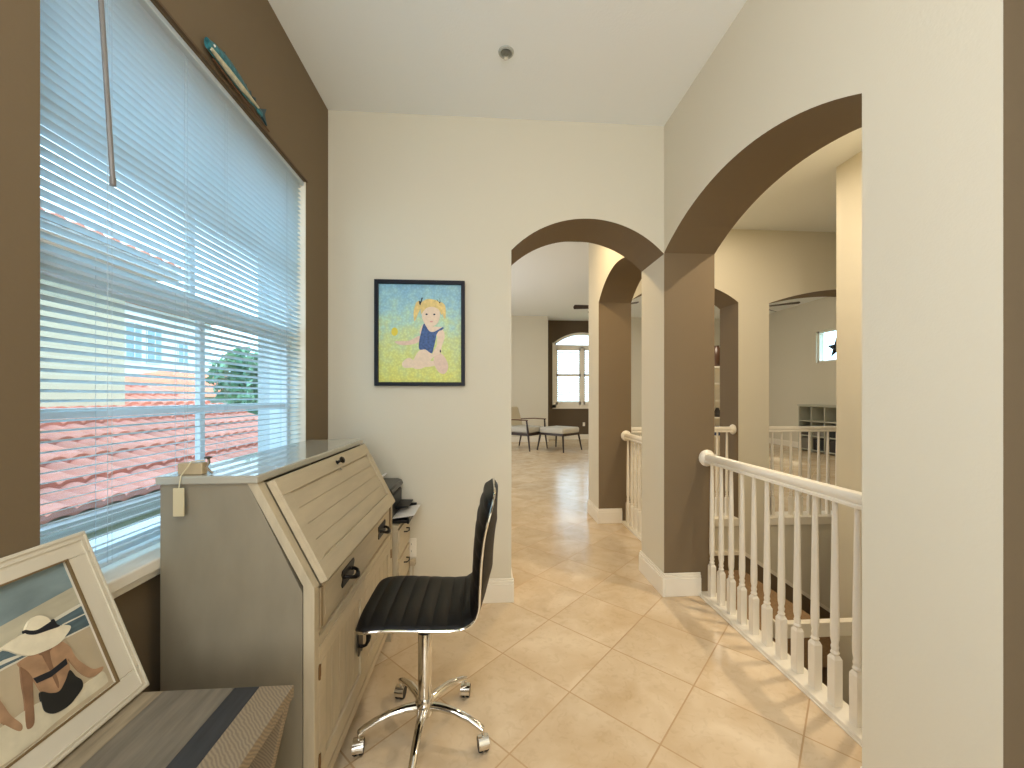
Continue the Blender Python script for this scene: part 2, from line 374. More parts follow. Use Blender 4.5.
# ------------------------------------------------------------ window_1, sill and blind
stucco = mat('white_stucco', (196, 204, 208), .85, bump=.3, scale=50)
w1 = root('window_1', 'large white double-hung window beside the desk', None, (-1.08, 1.57, WZ0), kind='structure')
def wpart(name, boxes, m=frame_white, bevel=.002):
    mb = MB()
    for lo, hi in boxes: mb.box(lo, hi)
    return rel(mb.build(name, m, bevel=bevel), w1)
yc = (WY0+WY1)/2; zc = 1.635
wpart('window_frame', [((-1.14, WY0, WZ0), (-1.05, WY0+.035, WZ1)), ((-1.14, WY1-.035, WZ0), (-1.05, WY1, WZ1)), ((-1.14, WY0, WZ1-.04), (-1.05, WY1, WZ1)), ((-1.14, WY0, WZ0), (-1.05, WY1, WZ0+.05))])
wpart('meeting_rail', [((-1.125, WY0, zc-.035), (-1.055, WY1, zc+.035))])
wpart('upper_muntin', [((-1.12, yc-.013, zc), (-1.10, yc+.013, WZ1-.03)), ((-1.122, WY0+.03, 2.03), (-1.098, WY1-.03, 2.056))])
wpart('lower_muntin', [((-1.085, yc-.013, WZ0+.04), (-1.065, yc+.013, zc)), ((-1.087, WY0+.03, 1.245), (-1.063, WY1-.03, 1.271))])
wpart('pane', [((-1.112, WY0+.03, zc), (-1.110, WY1-.03, WZ1-.03))], glassy, 0)
wpart('pane', [((-1.077, WY0+.03, WZ0+.04), (-1.075, WY1-.03, zc))], glassy, 0)
mb = MB(); mb.box((-1.10, WY0-.02, WZ0-.03), (-.932, WY1+.02, WZ0+.004)); mb.box((-.968, WY0-.015, WZ0-.052), (-.945, WY1+.015, WZ0-.03))
struct(mb.build('trim_window_sill', white, bevel=.005), 'white window sill')
mb = MB(); mb.box((-1.05, WY1-.006, WZ0+.004), (-.969, WY1, WZ1)); struct(mb.build('trim_window_jamb', white))
mb = MB(); mb.box((-1.214, WY1-.007, WZ0), (-1.141, WY1, WZ1)); mb.box((-1.214, WY0, WZ0), (-1.141, WY0+.007, WZ1)); mb.box((-1.214, WY0, WZ1-.007), (-1.141, WY1, WZ1)); mb.box((-1.23, WY0, WZ0), (-1.141, WY1, WZ0+.007)); struct(mb.build('trim_outside_reveal', stucco))
mb = MB(); mb.box((-1.215, -2.7, -1), (-1.2, WY0, 3.4)); mb.box((-1.215, WY1, -1), (-1.2, 5, 3.4)); mb.box((-1.215, WY0, -1), (-1.2, WY1, WZ0)); mb.box((-1.215, WY0, WZ1), (-1.2, WY1, 3.4))
struct(mb.build('wall_outside', stucco))
bl = root('window_blind', 'white horizontal slat blind covering the large window', 'blind', (-1.0, yc, WZ0+.02))
bx = -1.003; by0, by1 = WY0+.008, WY1-.008
mb = MB(); mb.box((bx-.02, by0, WZ1-.022), (bx+.028, by1, WZ1-.002)); rel(mb.build('headrail', blindm, bevel=.003), bl)
mb = MB(); pitch = .0236; z = WZ1-.036; tl = radians(14); wd = .0268
while z > WZ0+.045:
    prof = []
    for k in range(5):
        s_ = -wd/2+wd*k/4; crown = .0022*(1-(2*s_/wd)**2)
        prof.append((bx+s_*cos(tl)-crown*sin(tl), z+s_*sin(tl)+crown*cos(tl)))
    pr = prof+[(a, b-.0006) for a, b in prof[::-1]]
    mb.prism(pr, lambda u, v, a: (u, a, v), by0, by1)
    z -= pitch
rel(mb.build('slats', blindm), bl)
mb = MB(); mb.box((bx-.013, by0, WZ0+.022), (bx+.014, by1, WZ0+.034)); rel(mb.build('bottom_rail', blindm, bevel=.003), bl)
cordm = mat('blind_cord', (186, 200, 208), .7)
for yy in (1.105, 1.371, 1.573, 2.04):
    mb = MB()
    for xx in (bx-.0145, bx+.0148): mb.tube([(xx, yy, WZ1-.04), (xx, yy, WZ0+.03)], .0006, 6)
    mb.tube([(bx+.0148, yy+.012, WZ1-.04), (bx+.0148, yy+.012, WZ0+.03)], .0005, 6)
    rel(mb.build('ladder_cord', cordm), bl)
mb = MB(); mb.tube([(-.965, 1.036, WZ1-.03), (-.952, 1.038, 2.41), (-.950, 1.076, 1.85)], .0055, 8); mb.lathe([(.0065, 0), (.0065, .02)], (-.950, 1.076, 1.84))
rel(mb.build('tilt_wand', mat('grey_plastic_wand', (120, 116, 112), .35), smooth=True), bl)

# ------------------------------------------------------------ fish ornament above the window
fr = root('fish_ornament', 'teal carved wooden fish figurine lying above the window', 'ornament', (LX+.012, 1.60, WZ1+.012)); fr.scale = (1, .92, .92)
teal = mat('teal_paint', (44, 112, 122), .4, var=.55, scale=70); creamp = mat('cream_belly_paint', (205, 196, 168), .5, var=.2, scale=60); drift = mat('dark_driftwood', (96, 66, 40), .7, var=.2, scale=30)
mb = MB(); L_ = []; rr = []
for k in range(15):
    t = k/14; yy = -.20+.36*t; zz = .042+.010*sin(t*5); L_.append((.006, yy, zz)); rr.append(.006+.027*(sin(pi*min(1, t*1.05+.12))**.7 if t < .9 else .28))
mb.tube(L_, rr, 12, 0, True, 1.0)
for i, v in enumerate(mb.v): mb.v[i] = (v[0]*.45+.004, v[1], v[2])
rel_ = mb.build('body', teal, fr, smooth=True)
mb = MB(); mb.tube([(.016, -.19, .028), (.018, -.1, .024), (.018, 0, .024), (.015, .12, .034)], [.006, .010, .010, .004], 8); mb.build('belly', creamp, fr, smooth=True)
mb = MB()
for k in range(7):
    yy = -.12+.035*k; mb.prism([(yy, .062), (yy+.03, .062), (yy+.026, .100-.004*k)], lambda u, v, a: (a, u, v), 0.0, .006)
mb.build('dorsal_fin', mat('dark_teal_paint', (18, 66, 78), .5), fr)
mb = MB(); mb.prism([(.14, .045), (.20, .085), (.185, .05), (.205, .01), (.14, .035)], lambda u, v, a: (a, u, v), 0, .008); mb.build('tail_fin', MATS['dark_teal_paint'], fr)
mb = MB(); mb.tube([(.004, -.16, .014), (.004, -.02, .006), (.004, .23, .0)], [.004, .005, .003], 8); mb.build('wooden_stick', drift, fr, smooth=True)
mb = MB(); mb.lathe([(.0, 0), (.005, .001), (.003, .004)], (.016, -.175, .052), 'x', 10); mb.build('eye', paper, fr)
mb = MB(); mb.box((LX-.001, WY0, WZ1), (LX+.010, WY1+.0, WZ1+.008)); struct(mb.build('trim_window_head', mat('brown_head_trim', (92, 70, 44), .6)))

# ------------------------------------------------------------ sprinkler
sp = root('ceiling_sprinkler', 'small round chrome fire sprinkler recessed in the ceiling', 'sprinkler', (.106, 2.024, CZ))
mb = MB(); mb.lathe([(.030, 0), (.040, -.001), (.038, -.006), (.030, -.009), (.026, -.004)], n=28); mb.build('escutcheon', mat('satin_chrome', (176, 178, 170), .35), sp, smooth=True)
mb = MB(); mb.lathe([(.026, -.003), (.026, -.008), (.010, -.010)], n=20); mb.build('cup', mat('grey_cup', (130, 132, 126), .4, metal=.7), sp, smooth=True)
mb = MB(); mb.tube([(.009, 0, -.008), (.010, 0, -.022), (0, 0, -.03), (-.010, 0, -.022), (-.009, 0, -.008)], .0022, 8); mb.lathe([(.003, -.028), (.010, -.031), (.010, -.033), (.003, -.034)], n=14); mb.build('deflector', chrome, sp, smooth=True)

# ------------------------------------------------------------ artworks
def poly_mesh(shapes, fn, step=.0004, base=.0):
    """flat painted shapes stacked on a canvas: (material index, points)"""
    mb = MB()
    for k, (mi, pts) in enumerate(shapes):
        mb.prism(pts, lambda u, v, a: fn(u, v, a), base, base+step*(k+1), mi)
    return mb
def smooth(pts, n=5):
    out = []; N = len(pts)
    for i in range(N):
        p0, p1, p2, p3 = pts[i-1], pts[i], pts[(i+1) % N], pts[(i+2) % N]
        for k in range(n):
            t = k/n
            out.append(tuple(.5*((2*p1[j])+(-p0[j]+p2[j])*t+(2*p0[j]-5*p1[j]+4*p2[j]-p3[j])*t*t+(-p0[j]+3*p1[j]-3*p2[j]+p3[j])*t**3) for j in (0, 1)))
    return out
def ell(cx, cy, rx, ry, a=0, n=20):
    return [(cx+rx*cos(t)*cos(a)-ry*sin(t)*sin(a), cy+rx*cos(t)*sin(a)+ry*sin(t)*cos(a)) for t in [2*pi*k/n for k in range(n)]]

# framed painting on the back wall
PX0, PX1, PZ0, PZ1 = -.682, -.128, 1.369, 2.025
pw, ph = PX1-PX0, PZ1-PZ0
pf = root('framed_painting', 'black framed painting of a blonde child in a blue swimsuit on the back wall', 'painting', ((PX0+PX1)/2, BY, (PZ0+PZ1)/2))
fb = mat('black_frame', (12, 16, 30), .45, spec=.25)
mb = MB(); fw, fd = .023, .032
x0, x1, z0, z1 = -pw/2, pw/2, -ph/2, ph/2
mb.box((x0, -fd, z0), (x0+fw, 0, z1)); mb.box((x1-fw, -fd, z0), (x1, 0, z1)); mb.box((x0+fw, -fd, z0), (x1-fw, 0, z0+fw)); mb.box((x0+fw, -fd, z1-fw), (x1-fw, 0, z1))
mb.build('frame', fb, pf, bevel=.002)
def paint_bg():
    m = bpy.data.materials.new('blue_to_yellow_dabbed_paint'); m.use_nodes = True; nt = m.node_tree; L = nt.links; N = nt.nodes.new
    b = nt.nodes['Principled BSDF']; b.inputs['Roughness'].default_value = .5
    tc = N('ShaderNodeTexCoord'); n = N('ShaderNodeTexNoise'); n.inputs['Scale'].default_value = 16; n.inputs['Detail'].default_value = 6; L.new(tc.outputs['Object'], n.inputs[0])
    sp = N('ShaderNodeSeparateXYZ'); L.new(tc.outputs['Object'], sp.inputs[0])
    mr = N('ShaderNodeMapRange'); mr.inputs[1].default_value = -.30; mr.inputs[2].default_value = .30; mr.inputs[4].default_value = .70; L.new(sp.outputs[2], mr.inputs[0])
    a = N('ShaderNodeMath'); a.operation = 'MULTIPLY_ADD'; L.new(n.outputs['Fac'], a.inputs[0]); a.inputs[1].default_value = .55; L.new(mr.outputs[0], a.inputs[2])
    r = N('ShaderNodeValToRGB'); L.new(a.outputs[0], r.inputs[0]); cr = r.color_ramp
    st = [(.22, (226, 226, 120)), (.42, (216, 226, 140)), (.60, (206, 224, 166)), (.72, (184, 220, 200)), (.85, (160, 206, 216)), (1.0, (136, 188, 216))]
    cr.elements[0].position = st[0][0]; cr.elements[0].color = (*lin(st[0][1]), 1); cr.elements[1].position = 1; cr.elements[1].color = (*lin(st[-1][1]), 1)
    for p, c in st[1:-1]:
        e = cr.elements.new(p); e.color = (*lin(c), 1)
    v = N('ShaderNodeTexVoronoi'); v.inputs['Scale'].default_value = 70; L.new(tc.outputs['Object'], v.inputs['Vector'])
    hs = N('ShaderNodeHueSaturation'); L.new(r.outputs[0], hs.inputs['Color']); mr2 = N('ShaderNodeMapRange'); L.new(v.outputs['Distance'], mr2.inputs[0]); mr2.inputs[2].default_value = .7; mr2.inputs[3].default_value = 1.15; mr2.inputs[4].default_value = .9
    L.new(mr2.outputs[0], hs.inputs['Value']); L.new(hs.outputs[0], b.inputs['Base Color']); return m
skin = mat('pale_skin_paint', (236, 214, 190), .5, var=.06, scale=60); skin2 = mat('rosy_skin_paint', (228, 202, 184), .5, var=.08, scale=60)
blond = mat('blond_paint', (230, 204, 132), .5, var=.15, scale=50); navy = mat('navy_swimsuit_paint', (54, 88, 146), .5, var=.45, scale=70); ink = mat('dark_paint', (24, 30, 52), .5); lip = mat('lip_paint', (220, 160, 150), .5); yel = mat('bright_yellow_paint', (232, 214, 70), .5)
aw, ah = pw-2*fw, ph-2*fw
def g(pts): return [((x-118)/502*aw-aw/2, (1-(y-88)/602)*ah-ah/2) for x, y in pts]
sh = [(0, g([(118, 88), (620, 88), (620, 690), (118, 690)])[::-1]),
 (7, g(ell(213, 380, 20, 26))),
 (2, g(smooth([(215, 440), (300, 435), (360, 405), (372, 430), (330, 455), (250, 462)]))),
 (1, g(smooth([(345, 560), (300, 540), (260, 570), (270, 600), (330, 600), (450, 590), (470, 560)]))),
 (1, g(smooth([(370, 490), (430, 500), (440, 540), (390, 600), (330, 605), (325, 560)]))),
 (2, g(smooth([(470, 500), (515, 530), (540, 590), (520, 635), (480, 625), (450, 560)]))),
 (1, g(smooth([(400, 325), (440, 345), (500, 350), (505, 375), (470, 400), (440, 420), (370, 400), (372, 355)]))),
 (4, g(smooth([(390, 330), (405, 345), (425, 375), (455, 378), (505, 350), (508, 362), (472, 388), (462, 430), (450, 480), (438, 512), (400, 488), (364, 488), (362, 440), (375, 380)], 4))),
 (1, g(smooth([(475, 385), (508, 370), (518, 410), (500, 470), (492, 510), (455, 530), (435, 545), (450, 500), (470, 460)]))),
 (3, g(smooth([(345, 200), (365, 190), (375, 220), (355, 270), (335, 315), (328, 270), (335, 230)]))),
 (3, g(smooth([(495, 195), (520, 215), (525, 260), (520, 300), (500, 260), (488, 225)]))),
 (1, g(ell(434, 275, 56, 72))),
 (3, g(smooth([(375, 270), (372, 210), (400, 182), (440, 178), (485, 195), (502, 240), (498, 275), (480, 240), (440, 225), (405, 235), (385, 260)]))),
 (5, g(smooth([(362, 190), (372, 205), (384, 172), (376, 175), (372, 215), (364, 210)]))), (5, g(smooth([(470, 175), (490, 205), (486, 168), (492, 200), (476, 190)]))),
 (5, g(ell(408, 272, 7, 5))), (5, g(ell(455, 272, 7, 5))), (6, g(ell(437, 317, 10, 4))), (5, g(ell(492, 498, 4, 9)))]
poly_mesh(sh, lambda u, v, a: (u, -.010-a, v)).build('canvas', [paint_bg(), skin, skin2, blond, navy, ink, lip, yel], pf)

# outlets
def outlet(loc, rz, label):
    o = root('wall_outlet', label, 'outlet', loc, rz)
    mb = MB(); mb.box((-.036, -.006, -.058), (.036, 0, .058)); mb.build('cover_plate', white, o, bevel=.003)
    for s_ in (-.022, .022):
        mb = MB(); mb.box((-.016, -.009, s_-.014), (.016, -.006, s_+.014)); mb.box((-.007, -.0095, s_-.004), (-.005, -.009, s_+.006), 1); mb.box((.005, -.0095, s_-.004), (.007, -.009, s_+.006), 1); mb.build('socket', [white, blackp], o)
    return o
outlet((-.466, BY, .36), 0, 'white wall outlet low on the back wall beside the printer cabinet')
outlet((3.03, 12.0, .46), 0, 'white wall outlet under the arched window in the far room')
mb = MB(); mb.box((-.462, BY-.045, .262), (-.432, BY-.012, .295)); mb.tube([(-.447, BY-.028, .265), (-.445, BY-.026, .15), (-.438, BY-.030, .03), (-.40, BY-.035, .006)], .003, 8)
tag(mb.build('power_adapter', mat('grey_beige_plastic', (190, 176, 150), .5), bevel=.002), 'small pale power adapter with cord below the back wall outlet', 'adapter')

# ------------------------------------------------------------ secretary desk
dk = root('secretary_desk', 'whitewashed drop-front secretary desk with black handles under the window', 'desk', (-.70, 1.69, 0))
D0, D1 = 1.197, 2.165
def dpart(name, mb, m, bevel=.0015, parent=None, **k):
    o = mb.build(name, m, bevel=bevel, **k)
    if parent is None: rel(o, dk)
    else:
        o.parent = parent
    return o
fy = lambda u, v, a: (u, a, v)
ang = math.atan2(1.05-.733, -.663+.50)      # slope direction
sl = Vector((-.163, 0, .317)).normalized(); nrm = Vector((.317, 0, .163)).normalized()
for (a0, a1) in ((D0, D0+.018), (D1-.018, D1)):
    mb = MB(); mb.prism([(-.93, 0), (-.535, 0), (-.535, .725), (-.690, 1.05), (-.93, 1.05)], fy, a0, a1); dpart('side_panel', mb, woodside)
for (a0, a1) in ((D0-.003, D0+.030), (D1-.030, D1+.003)):
    mb = MB(); mb.prism([(-.532, .0), (-.50, .0), (-.50, .737), (-.662, 1.052), (-.690, 1.052), (-.532, .745)], fy, a0, a1)
    dpart('face_stile', mb, woodv)
mb = MB(); mb.box((-.93, D0+.018, .06), (-.915, D1-.018, 1.05)); dpart('back_panel', mb, woodside)
mb = MB(); mb.box((-.935, D0-.012, 1.05), (-.655, D1+.012, 1.073)); dpart('desk_top', mb, desktop_m, bevel=.004)
for za, zb in ((.10, .125), (.70, .72)):
    mb = MB(); mb.box((-.92, D0+.018, za), (-.53, D1-.018, zb)); dpart('inner_shelf', mb, woodside)
# lid, lying on the slope
P0 = Vector((-.497, 0, .735)); LL = .345
def lid_box(mb, s0, s1, y0, y1, n0, n1, mi=0):
    i = len(mb.v)
    for nn in (n0, n1):
        for (s_, y_) in ((s0, y0), (s0, y1), (s1, y1), (s1, y0)):
            p = P0+sl*s_+nrm*nn; mb.v.append((p.x, y_, p.z))
    for q in ((0, 3, 2, 1), (4, 5, 6, 7), (0, 1, 5, 4), (1, 2, 6, 5), (2, 3, 7, 6), (3, 0, 4, 7)): mb.f.append(tuple(i+k for k in q)); mb.m.append(mi)
ly0, ly1 = D0+.034, D1-.030
mb = MB(); lid_box(mb, .0, LL, ly0, ly1, .0, .014, 0)
lid_box(mb, .0, .060, ly0, ly1, .014, .024); lid_box(mb, LL-.056, LL, ly0, ly1, .014, .024); lid_box(mb, .060, LL-.056, ly0, ly0+.05, .014, .024); lid_box(mb, .060, LL-.056, ly1-.05, ly1, .014, .024)
lid = dpart('drop_lid', mb, wood)
mb = MB(); lid_box(mb, -.005, LL+.005, D0+.02, D1-.02, -.024, -.004); dpart('writing_case', mb, woodside)
mb = MB(); n_ = 4; s0 = .062; w_ = (LL-.058-s0)/n_
for k in range(n_): lid_box(mb, s0+k*w_+.0012, s0+(k+1)*w_-.0012, ly0+.052, ly1-.052, .012, .0165)
dpart('lid_planks', mb, wood, parent=lid, bevel=.001)
kp = P0+sl*(LL-.030)+nrm*.024
mb = MB(); R = nrm.to_track_quat('Z', 'Y').to_matrix().to_4x4(); R.translation = Vector((kp.x, 1.70, kp.z))
mb.lathe([(.010, 0), (.006, .004), (.005, .014), (.013, .020), (.015, .026), (.010, .031), (.0, .032)], n=18); mb.v = [tuple(R @ Vector(v)) for v in mb.v]
dpart('lid_knob', mb, iron, parent=lid, bevel=0, smooth=True)
mb = MB(); q = P0+sl*(LL-.062)+nrm*.024; mb.lathe([(.0, 0), (.006, .001), (.005, .003), (0, .003)], n=12); R2 = R.copy(); R2.translation = Vector((q.x, 1.70, q.z)); mb.v = [tuple(R2 @ Vector(v)) for v in mb.v]; dpart('keyhole', mb, chrome, parent=lid, bevel=0)
# drawer section
FX = -.512
mb = MB(); mb.box((-.535, D0+.030, .565), (FX, D1-.030, .735)); dpart('drawer_case', mb, wood)
for (a0, a1) in ((D0+.034, D0+.052), (D1-.052, D1-.034)):
    mb = MB(); mb.box((-.60, a0, .60), (FX+.016, a1, .722)); dpart('lid_support', mb, mat('darker_brown_wood', (152, 132, 102), .5))  # darker brown than the rest of the desk front
mb = MB(); mb.box((-.53, D0+.060, .596), (FX+.010, D1-.060, .728)); mb.box((FX+.010, D0+.075, .611), (FX+.0125, D1-.075, .714)); dr = dpart('drawer', mb, wood)
def pull(y, z, x, vertical=False, parent=None):
    mb = MB()
    pts = [(-.066, -.018), (-.058, -.030), (.058, -.030), (.066, -.018), (.055, 0), (.066, .018), (.058, .030), (-.058, .030), (-.066, .018), (-.055, 0)]
    f = (lambda u, v, a: (x+a, y+u, z+v)) if not vertical else (lambda u, v, a: (x+a, y+v, z+u))
    mb.prism(pts, f, 0, .003)
    path = [(-.036, 0, .002), (-.036, 0, .012), (-.032, -.004, .024), (-.015, -.010, .032), (0, -.011, .034), (.015, -.010, .032), (.032, -.004, .024), (.036, 0, .012), (.036, 0, .002)]
    if vertical: path = [(a, 0, c) for a, b, c in path]
    mb.tube([f(a, b, c) for a, b, c in path], [.007, .006, .006, .008, .010, .008, .006, .006, .007], 10)
    return dpart('pull_handle', mb, iron, parent=parent, bevel=0, smooth=True)
pull(1.475, .662, FX+.0125, parent=dr); pull(1.945, .662, FX+.0125, parent=dr)
mb = MB(); mb.box((-.535, D0+.030, .545), (FX+.010, D1-.030, .572)); dpart('front_rail', mb, wood)
mid = (D0+D1)/2
# doors (tilt-free) with plank panels
for (a0, a1, hy, hinge) in ((D0+.032, mid-.002, mid-.045, D0+.030), (mid+.002, D1-.032, mid+.045, D1-.034)):
    mb = MB(); zt, zb = .545, .125
    mb.box((-.53, a0, zb), (FX, a1, zt))
    mb.box((FX, a0, zb), (FX+.012, a1, zb+.06)); mb.box((FX, a0, zt-.055), (FX+.012, a1, zt)); mb.box((FX, a0, zb+.06), (FX+.012, a0+.05, zt-.055)); mb.box((FX, a1-.05, zb+.06), (FX+.012, a1, zt-.055))
    dd = dpart('cabinet_door', mb, wood)
    mb = MB(); nn = 5; ww = (a1-a0-.1)/nn
    for k in range(nn): mb.box((FX-.001, a0+.05+ww*k+.0012, zb+.062), (FX+.004, a0+.05+ww*(k+1)-.0012, zt-.057))
    dpart('door_planks', mb, woodv, parent=dd, bevel=.001)
    pull(hy+.02*(1 if hy > mid else -1), .34, FX+.012, True, dd)
    for hz in (.20, .47):
        mb = MB(); mb.lathe([(.004, -.022), (.004, .022)], (FX+.013, hinge, hz), 'z', 8); mb.box((FX+.0115, hinge-.006, hz-.018), (FX+.0135, hinge+.012, hz+.018))
        dpart('hinge', mb, mat('bronze_hinge', (120, 92, 60), .4, metal=.7), parent=dd, bevel=0)
mb = MB(); mb.box((-.535, D0+.030, .075), (-.502, D1-.030, .112)); mb.box((-.54, D0+.03, .112), (-.515, D1-.03, .125)); dpart('bottom_rail', mb, wood)
for a0 in (D0+.020, D1-.058):
    mb = MB(); mb.box((-.912, a0, 0), (-.88, a0+.038, .098)); dpart('rear_foot', mb, woodv)

# little block with hook, string and tag on the desk top
bk = root('wooden_block', 'small tan wooden block with metal hook and string tag on the desk top', 'block', (-.85, 1.225, 1.073))
mb = MB(); mb.box((-.045, -.012, 0), (.024, .012, .034)); mb.build('block', mat('tan_wood', (186, 166, 132), .5, var=.1, scale=20), bk, bevel=.003)
mb = MB(); mb.tube([(.034, 0, .046), (.038, -.004, .034), (.032, -.006, .022), (.042, -.008, .010), (.050, -.006, .004)], .0035, 8); mb.lathe([(.009, 0), (.011, .003), (.004, .006)], (.033, 0, .046), 'z', 12); mb.build('metal_hook', mat('aged_metal', (110, 100, 84), .35, metal=.9), bk, smooth=True)
mb = MB(); mb.tube([(.030, -.012, .042), (.0, -.02, .040), (-.005, -.035, .020), (-.010, -.046, .004), (-.012, -.049, -.020), (-.014, -.049, -.035)], .0016, 6)
mb.build('string', mat('cream_string', (214, 204, 170), .8), bk, smooth=True)
mb = MB(); mb.box((-.028, -.052, -.110), (.002, -.048, -.030)); mb.build('paper_tag', mat('cream_tag', (206, 192, 156), .7), bk, bevel=.002)

# ------------------------------------------------------------ printer cabinet and printer
cb = root('printer_cabinet', 'narrow cream cabinet with small drawer pulls between desk and back wall', 'cabinet', (-.70, 2.345, 0))
mb = MB(); mb.box((-.23, -.155, .04), (.222, .145, .585)); mb.box((-.235, -.160, .585), (.230, .150, .60)); mb.box((-.22, -.14, 0), (.20, .13, .04)); mb.build('body', woodv, cb, bevel=.003)
for z0, z1 in ((.42, .57), (.24, .40), (.07, .225)):
    mb = MB(); mb.box((.222, -.15, z0), (.232, .14, z1)); f_ = mb.build('drawer', wood, cb, bevel=.002)
    mb = MB(); zc_ = (z0+z1)/2+.03; mb.tube([(.232, -.035, zc_), (.25, -.033, zc_), (.256, 0, zc_-.004), (.25, .033, zc_), (.232, .035, zc_)], .004, 8); mb.build('drawer_pull', iron, f_, smooth=True)
pr = root('printer', 'black inkjet printer with white paper in its open tray on the cream cabinet', 'printer', (-.70, 2.345, .60))
mb = MB(); mb.box((-.21, -.145, 0), (.185, .14, .15)); mb.build('body', blackp, pr, bevel=.012)
mb = MB(); mb.prism([(-.20, .150), (.165, .150), (.195, .168), (.185, .192), (.16, .20), (-.20, .20)], lambda u, v, a: (u, a, v), -.145, .14); mb.build('scanner_lid', gloss_black, pr, bevel=.006, smooth=True)
mb = MB(); mb.prism([(-.10, .195), (.02, .195), (.04, .235), (-.06, .235)], lambda u, v, a: (u, a, v), -.10, .12); mb.build('rear_support', blackp, pr)
mb = MB(); mb.prism([(.03, .20), (.05, .202), (.10, .232), (.092, .236)], lambda u, v, a: (u, a, v), -.11, .12); mb.build('loaded_sheet', paper, pr)
mb = MB(); mb.box((.18, -.135, .004), (.278, .125, .020)); mb.box((.268, -.135, .0), (.280, .125, .034)); mb.box((.18, .118, .004), (.278, .13, .05)); mb.build('output_tray', blackp, pr, bevel=.003)
mb = MB(); mb.prism([(.17, .022), (.305, .040), (.305, .043), (.17, .025)], lambda u, v, a: (u, a, v), -.115, .11); mb.build('paper_sheet', paper, pr)
mb = MB(); mb.prism([(.185, .055), (.255, .062), (.255, .068), (.185, .07)], lambda u, v, a: (u, a, v), -.03, .13); mb.build('tray_cover', blackp, pr)

# ------------------------------------------------------------ swivel chair
CX0, CY0 = -.232, 1.538
ch = root('swivel_chair', 'black ribbed leather swivel chair on a chrome five-star base', 'chair', (CX0, CY0, 0))
prof = [(-.440, .506), (-.41, .517), (-.34, .521), (-.24, .516), (-.13, .511), (-.075, .516), (-.038, .540), (-.022, .585), (-.018, .65), (-.013, .74), (-.002, .83), (.016, .90), (.034, .960)]
def cr_open(pts, n=8):
    out = []; q = [pts[0]]+pts+[pts[-1]]
    for i in range(1, len(q)-2):
        p0, p1, p2, p3 = q[i-1:i+3]
        for k in range(n):
            t = k/n; out.append(tuple(.5*((2*p1[j])+(-p0[j]+p2[j])*t+(2*p0[j]-5*p1[j]+4*p2[j]-p3[j])*t*t+(-p0[j]+3*p1[j]-3*p2[j]+p3[j])*t**3) for j in (0, 1)))
    out.append(pts[-1]); return out
fine = cr_open(prof, 16)
acc = [0]
for a, b in zip(fine, fine[1:]): acc.append(acc[-1]+hypot(b[0]-a[0], b[1]-a[1]))
TOT = acc[-1]
def at(s_):
    s_ = max(0, min(TOT, s_))
    for i in range(len(acc)-1):
        if acc[i+1] >= s_: break
    f = (s_-acc[i])/(acc[i+1]-acc[i]+1e-9); a, b = fine[i], fine[i+1]
    i0, i1 = max(0, i-3), min(len(fine)-1, i+4); t = Vector((fine[i1][0]-fine[i0][0], fine[i1][1]-fine[i0][1])).normalized()
    return Vector((a[0]+(b[0]-a[0])*f, a[1]+(b[1]-a[1])*f)), Vector((-t.y, t.x))
def halfw(s_):
    w = .203; base = w-.006*sin(pi*s_/TOT)
    r0, r1 = .05, .10
    if s_ < r0: return base-(r0-sqrt(max(0, r0*r0-(r0-s_)**2)))
    if s_ > TOT-r1: return base-1.0*(r1-sqrt(max(0, r1*r1-(s_-(TOT-r1))**2)))
    return base
NU, NV = 300, 26
def sheet(off_fn):
    vs = []
    for i in range(NU+1):
        s_ = TOT*i/NU; p, n = at(s_); hw = halfw(s_)
        for j in range(NV+1):
            v = -1+2*j/NV; o = off_fn(s_, v); q = p+n*o; vs.append((q.x-CX0, v*hw, q.y))
    return vs
def grid_obj(name, top, bot, m, parent):
    mb = MB(); mb.v = top+bot; K = len(top); Wd = NV+1
    for i in range(NU):
        for j in range(NV):
            a = i*Wd+j; mb.f.append((a, a+1, a+Wd+1, a+Wd)); mb.m.append(0); mb.f.append((K+a, K+a+Wd, K+a+Wd+1, K+a+1)); mb.m.append(0)
    for i in range(NU):
        for j in (0, NV):
            a = i*Wd+j; mb.f.append((a, a+Wd, K+a+Wd, K+a)); mb.m.append(0)
    for j in range(NV):
        for i in (0, NU):
            a = i*Wd+j; mb.f.append((a, a+1, K+a+1, K+a)); mb.m.append(0)
    o = mb.build(name, m, parent); 
    for p in o.data.polygons: p.use_smooth = True
    return o
rib = .052
def pad_off(s_, v):
    e = (1-abs(v)**5)*min(1, s_/.02+.15)*min(1, (TOT-s_)/.03+.1); q = (s_ % rib)/rib
    return .004+e*(.018+.009*(abs(sin(pi*q))**.45))
grid_obj('seat_cushion', sheet(pad_off), sheet(lambda s_, v: .0), leather, ch)
grid_obj('seat_shell', sheet(lambda s_, v: -.001), sheet(lambda s_, v: -.004-(.012+.030*max(0, min(1, (s_-.42)/.12))*max(0, min(1, (TOT-s_)/.12)))*(1-v*v)), leather, ch)
loop = []
for i in range(0, 121):
    s_ = TOT*i/120; p, n = at(s_); loop.append((p.x-CX0, -halfw(s_), p.y))
for i in range(120, -1, -1):
    s_ = TOT*i/120; p, n = at(s_); loop.append((p.x-CX0, halfw(s_), p.y))
loop.append(loop[0])
mb = MB(); mb.tube(loop, .0048, 8, cap=False); mb.build('chrome_rim', chrome, ch, smooth=True)
mb = MB(); mb.box((-.09, -.07, .478), (.09, .07, .506)); mb.box((-.055, -.05, .46), (.055, .05, .48)); mb.build('seat_plate', blackp, ch, bevel=.004)
mb = MB(); mb.lathe([(.014, .33), (.014, .47)], n=20); mb.build('gas_rod', chrome, ch, smooth=True)
